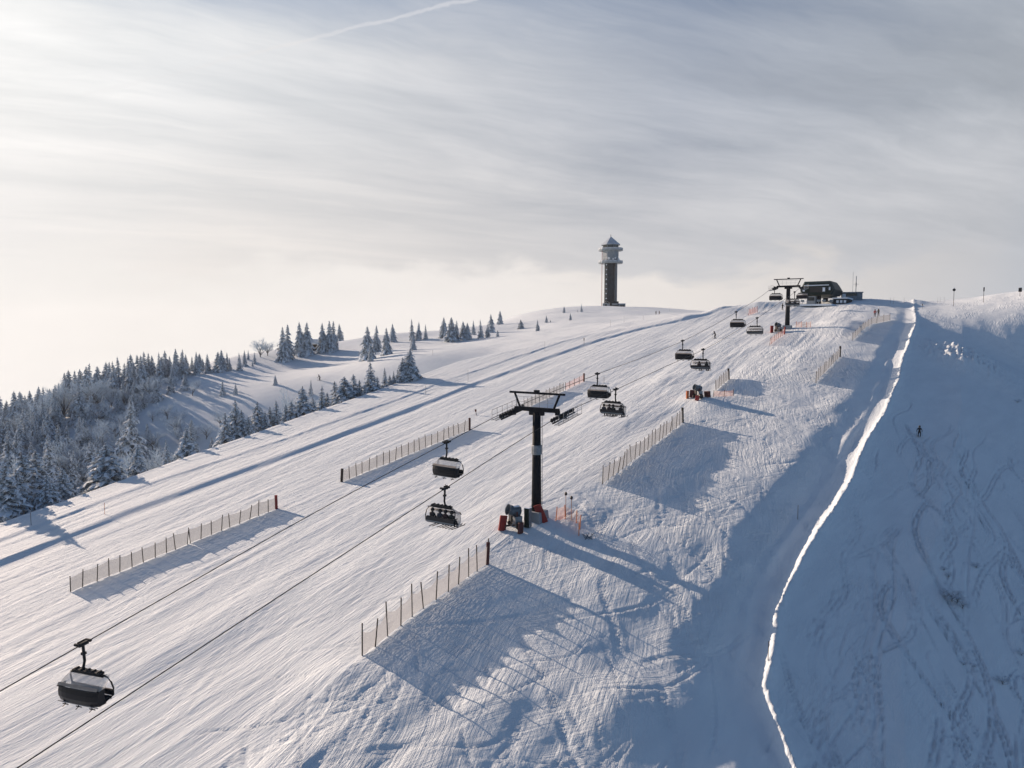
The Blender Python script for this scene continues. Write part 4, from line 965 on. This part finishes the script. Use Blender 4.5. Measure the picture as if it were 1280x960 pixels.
for k, (a, z, s) in enumerate(((-100, 31.0, .8), (-75, 30.6, .6), (-62, 31.2, .5), (-35, 30.4, .9), (-118, 30.2, .5))):
    a = R(a); mb = MB(); c = Vector((5.9 * math.cos(a), 5.9 * math.sin(a), z)); dn = Vector((math.cos(a), math.sin(a), 0)); mb.tube([c, c + dn * .35], [s * .5, s], 12); mb.tube([c, c - dn * .9], .1, 5); mb.build('dish_antenna', M['white'], tw)
for a, z in ((-55, 26.9), (-60, 24.0)):
    a = R(a); c = (4.9 * math.cos(a), 4.9 * math.sin(a), z); MB().box(c, (.5, .5, 2.2)).build('panel_antenna', M['black'], tw)
mb = MB(); mb.box((-2.4, -6.0, 1.3), (4.4, 3.2, 3.4)); pc = mb.bevel('porch', M['render'], tw, .08); MB().quad((-5.2, -7.8, 2.4), (-2.2, -7.8, 4.6), (-2.2, -4.2, 4.6), (-5.2, -4.2, 2.4)).quad((-2.2, -7.8, 4.6), (.1, -7.8, 3.0), (.1, -4.2, 3.0), (-2.2, -4.2, 4.6)).build('porch_roof', M['snow_lump'], pc)
MB().box((-2.6, -7.65, 1.2), (1.4, .12, 2.4)).build('door', M['window'], pc)
mb = MB(); mb.box((3.0, -5.6, 1.9), (4.6, 3.4, 4.6)); an = mb.bevel('annex', M['tower_dark'], tw, .05); MB().box((3.0, -7.35, 2.4), (3.6, .1, 1.2)).build('window', M['galv'], an)
mb = MB(); mb.box((7.4, -5.6, 1.2), (4.2, 3.6, 3.0)); an2 = mb.bevel('annex', M['blue_grey'], tw, .05); MB().box((7.4, -5.6, 2.8), (4.5, 3.9, .25)).build('snow_cover', M['snow_lump'], an2); MB().box((7.4, -7.45, 1.4), (2.8, .1, 1.0)).build('window', M['window'], an2)

# ------------------------------------------------------------------ top station
x, y = st_xy(-37.2, 207); zs = ground(x, y)
ts = empty('top_station', (x, y, zs), HEAD, 'dark green rounded top station of the chairlift on a column', 'lift station')
def hull(secs, mname, m_, parent):
    mb = MB(); n = len(secs[0])
    for s in secs: mb.v += [tuple(q) for q in s]
    for i in range(len(secs) - 1):
        for k in range(n): a = i * n + k; b = i * n + (k + 1) % n; mb.f.append((a, b, b + n, a + n))
    mb.f.append(tuple(range(n))[::-1]); mb.f.append(tuple((len(secs) - 1) * n + q for q in range(n)))
    return mb.bevel(mname, m_, parent, .12)
def sec(y_, w, zb, zt, inset=.75, side=1.0):
    return [(-w * .82, y_, zb), (w * .82, y_, zb), (w, y_, zb + (zt - zb) * .42), (w * inset, y_, zt), (-w * inset, y_, zt), (-w, y_, zb + (zt - zb) * .42)]
hl = hull([sec(-1.5, 4.0, 3.0, 5.9), sec(0, 4.4, 2.7, 6.5), sec(9, 4.5, 2.7, 6.5), sec(15, 4.1, 2.9, 6.0), sec(19, 2.8, 3.3, 4.9)], 'shell', M['green'], ts)
mb = MB(); mb.box((0, -1.62, 5.35), (6.2, .2, .22)); mb.build('fascia', M['bough_snow'], hl)
mb = MB(); mb.box((-3.1, -1.66, 4.3), (.5, .16, 1.0)); mb.box((1.9, -1.66, 4.2), (.6, .16, 1.1)); mb.box((3.3, -1.66, 4.4), (.4, .16, .8)); mb.build('frost_patch', M['bough_snow'], hl)
mb = MB(); mb.box((0, -1.64, 4.2), (3.2, .1, 1.3)); mb.build('front_opening', M['black'], hl)
for s in (-1, 1):
    MB().tube([(s * GAUGE, -3.6, rope_z(203) - zs - .2), (s * GAUGE, 14, rope_z(205) - zs - .2)], .16, 6).build('guide_rail', M['dark_steel'], ts)
mb = MB(); mb.lathe([(2.7, 0), (2.9, .12), (2.9, .3), (2.7, .42)], 24, (0, 13, 2.45)); mb.build('bullwheel', M['galv'], ts)
for yy, w in ((2.5, 1.1), (12.5, 1.3)): MB().box((0, yy, 1.2), (w, w * 1.3, 3.4), taper=.85).bevel('column', M['tower_dark'], ts, .08)
mb = MB(); mb.box((-.4, -1.2, .1), (9.5, 6, .5)); mb.bevel('platform', M['snow_lump'], ts, .1)
bo = MB().box((-1.4, .4, 1.4), (2.2, 2.2, 2.3)).bevel('operator_booth', M['render'], ts, .05); MB().box((-1.4, -.73, 1.8), (1.7, .08, .9)).build('window', M['window'], bo)
for k, xx in enumerate((-4.4, -2.9, 1.1, 2.4, 4.2)):
    mb = MB(); mb.tube([(xx, -3.9, .2), (xx, -3.9, 1.3)], .05, 5); mb.box((xx, -3.9, 1.2), (.9, .06, .5)); mb.build('barrier', M['blue_grey'], ts)
mb = MB(); mb.box((5.6, 5.0, .9), (3.4, 9, 1.7)); sh = mb.bevel('side_building', M['tower_dark'], ts, .05); MB().box((5.6, 5.0, 1.9), (3.8, 9.4, .32)).build('snow_cover', M['snow_lump'], sh)
for k in range(3): MB().box((5.0 + k * .9, .46, 1.0), (.6, .08, .7)).build('window', M['bough_snow'], sh)
# hut with masts right of the station
x, y = at(1062, 204); hz = ground(x, y); hut = empty('patrol_hut', (x, y, hz - .3), R(-20), 'low flat roofed grey hut right of the top station', 'hut')
MB().box((0, 0, 1.15), (5.2, 3.6, 2.3)).bevel('wall', M['blue_grey'], hut, .05); MB().box((-.3, 0, 2.42), (6.2, 4.2, .25)).bevel('flat_roof', M['render'], hut, .05)
MB().box((-.2, -1.83, 1.8), (2.7, .08, .7)).build('window', M['window'], hut); MB().box((-2.1, -1.83, 1.2), (.9, .08, 1.6)).build('door', M['bough_snow'], hut); MB().box((1.9, -1.83, 1.6), (.8, .08, .7)).build('window', M['tower_frost'], hut)
for px, tp, lb in ((1067, 345, 'antenna mast with a bulge standing by the grey hut'), (1063, 340, 'thin whip antenna left of the hut mast')):
    x, y = at(px, 206); r_ = empty('antenna_mast', (x, y, ground(x, y)), 0, lb, 'antenna', 'masts by the hut'); H_ = UV(px, tp)[1] * 206 - ground(x, y)
    MB().tube([(0, 0, 0), (0, 0, H_)], .10 if px == 1067 else .04, 5).build('mast', M['tower_frost'], r_)
    if px == 1067: MB().tube([(0, 0, H_ * .55), (0, 0, H_ * .72)], .18, 6).build('antenna_body', M['galv'], r_); MB().tube([(-.8, 0, H_ * .65), (.8, 0, H_ * .65)], .04, 4).build('cross_bar', M['galv'], r_)
x, y = at(399, 248); hh = empty('dark_hut', (x, y, ground(x, y) - .3), R(10), 'small dark hut half hidden by the spruce clump on the ridge', 'hut')
MB().box((0, 0, 1.3), (4.5, 3.5, 2.6)).build('wall', M['wood_post'], hh); mb = MB(); mb.quad((-2.6, -2.1, 2.5), (2.6, -2.1, 2.5), (2.6, 0, 4.0), (-2.6, 0, 4.0)).quad((2.6, 2.1, 2.5), (-2.6, 2.1, 2.5), (-2.6, 0, 4.0), (2.6, 0, 4.0)); rf2 = mb.build('roof', M['snow_lump'], hh); rf2.modifiers.new('s', 'SOLIDIFY').thickness = .3
MB().box((0, -1.8, 1.2), (1.0, .1, 2.0)).build('door', M['black'], hh)

# ------------------------------------------------------------------ people on the snow, signs and poles
def on(px, py): return on_land(px, py)
person(on(1149, 546), R(150), 'skier in dark clothing riding alone in the shaded bowl on the right', (.02, .022, .03), (.012, .012, .016), 'carve', tiltx=.15, scale=1.0)
person(on(894, 423), R(120), 'skier crossing the upper slope left of the far pylon', (.02, .02, .03), (.015, .015, .02), 'ski')
person(on(820, 393), R(20), 'left one of two walkers on the plateau right of the tower', (.02, .02, .025), (.02, .02, .03), 'stand', 'walkers on the plateau', skis=False)
person(on(824, 393), R(-60), 'right one of two walkers on the plateau right of the tower', (.05, .02, .02), (.02, .02, .03), 'stand', 'walkers on the plateau', skis=False)
person(on(400, 477), R(70), 'skier touring on the lit slope among the ridge trees', (.02, .02, .025), (.02, .02, .03), 'ski')
person(on(1093.5, 396), R(160), 'person in a red jacket by the uppermost net fence', (.35, .03, .02), (.05, .02, .02), 'stand', 'people by the uppermost fence', skis=False)
person(on(1098, 395), R(120), 'person in black beside the one in red at the uppermost fence', (.012, .012, .015), (.012, .012, .015), 'stand', 'people by the uppermost fence', skis=False)
person(on(978, 388.5), R(200), 'person in dark clothing standing left of the far pylon shaft', (.02, .02, .025), (.02, .02, .02), 'stand', skis=False)
for px, top_, lb in ((1189, 360, 'round snow caked sign on the right horizon, leftmost of three'), (1226, 359, 'narrow snow caked post sign on the right horizon, middle of three'), (1271, 360, 'square snow caked sign at the right end of the horizon')):
    d = 176; x, y = at(px, d); u_, v_ = UV(px, top_); gz = ground(x, y); H_ = max(2.0, v_ * d - gz); r_ = empty('slope_sign', (x, y, gz), R(-25), lb, 'sign', 'signs on the right horizon')
    MB().tube([(0, 0, -.2), (0, 0, H_)], .05, 5).build('post', M['wood_post'], r_)
    w = {1189: .42, 1226: .18, 1271: .46}[px]; mb = MB()
    if px == 1189: mb.tube([(0, -.06, H_ - .45), (0, -.02, H_ - .45)], .34, 14)
    else: mb.box((0, -.06, H_ - .5), (w * 1.5, .06, 1.0))
    mb.build('sign_plate', M['black'], r_); MB().box((0, -.05, H_ + .03), (w, .16, .1)).build('snow_cap', M['snow_lump'], r_)
def pole(px, py, h, label, m1='wood_post', m2=None, grp=None, th=.03, lean=0):
    p = on(px, py); r_ = empty('marker_pole', p, 0, label, 'marker pole', grp); r_.rotation_euler = (0, lean, 0)
    MB().tube([(0, 0, -.2), (0, 0, h)], th, 6).build('pole', M[m1], r_)
    if m2: MB().tube([(0, 0, h * .62), (0, 0, h)], th * 3.2, 8).build('band', M[m2], r_)
pole(39, 658, 1.5, 'thin dark marker pole at the lower left edge of the run')
pole(131, 643, 1.4, 'faint orange marker pole left of the long lower fence', 'orange')
pole(595.5, 519, .95, 'short dark padded stake leaning beyond the second fence', 'dark_red', 'dark_red', th=.05, lean=-.15)
pole(730, 431, 1.6, 'thin pole with a dark head above the ploughed bank', 'wood_post', 'black', th=.035)
pole(755, 478, 1.2, 'small stake left of the upper empty chair', 'wood_post')
pole(960, 826, 1.5, 'thin marker stick standing by the bright crest in the foreground', 'wood_post')
pole(997, 652, 1.5, 'thin marker stick beside the crest at mid height', 'wood_post')
pole(1153, 386, 1.2, 'stake with dark flag on the crest near the top', 'wood_post', 'black')
pole(1144, 392, 1.2, 'stake near the top of the crest, lower one', 'wood_post')
GP = 'faint thin poles along the ploughed track'
for px, py, h in ((681, 438, 2.2), (585, 476, 2.2), (532, 492, 1.6), (763, 408, 2.0), (780, 404, 2.2), (804, 401, 1.6), (837, 389, 2.0), (541, 445, 1.5)): pole(px, py, h, 'faint thin pole standing along the ploughed track towards the tower', 'galv', None, GP, .03)
GT = 'poles along the skyline of the summit'
for px in (1113, 1117, 1130, 1172, 1175, 1180): pole(px, 379, 1.6, 'thin pole on the skyline right of the hut', 'galv', None, GT, .03)
for px, py, h in ((955, 391, 2.2), (957, 392, 1.5), (934, 394, 1.6)): pole(px, py, h, 'thin pole on the snow bank left of the far pylon', 'galv', None, 'poles on the far snow bank', .04)
# snow covered scrub in the bowl
for k, (px, py, h) in enumerate(((1183, 748, .5), (1190, 752, .9), (1196, 756, 1.0), (1203, 760, .7), (1186, 722, .5), (1180, 715, .4), (1220, 712, .5), (1204, 831, .35), (1253, 857, .6), (1272, 505, .6), (1277, 820, .5), (1218, 836, .3))):
    x, y, z = on(px, py); put_tree(x, y, h * 1.3, 'b', 'low frosted twigs poking through the snow of the shaded bowl', 'frosted twigs in the bowl', 'shrub', wide=1.5)

# ------------------------------------------------------------------ thin winter haze
hm = bpy.data.materials.new('haze_air'); hm.use_nodes = True; T = NT(hm.node_tree); T.n.clear(); pv = T.add('ShaderNodeVolumePrincipled')
pv.inputs['Color'].default_value = (.90, .93, .97, 1); pv.inputs['Density'].default_value = .00008; pv.inputs['Anisotropy'].default_value = .3
ho = T.add('ShaderNodeOutputMaterial'); T.l.new(pv.outputs[0], ho.inputs[1])
tag(MB().box((0, 700, -100), (3400, 2400, 300)).build('haze', hm), kind='stuff')
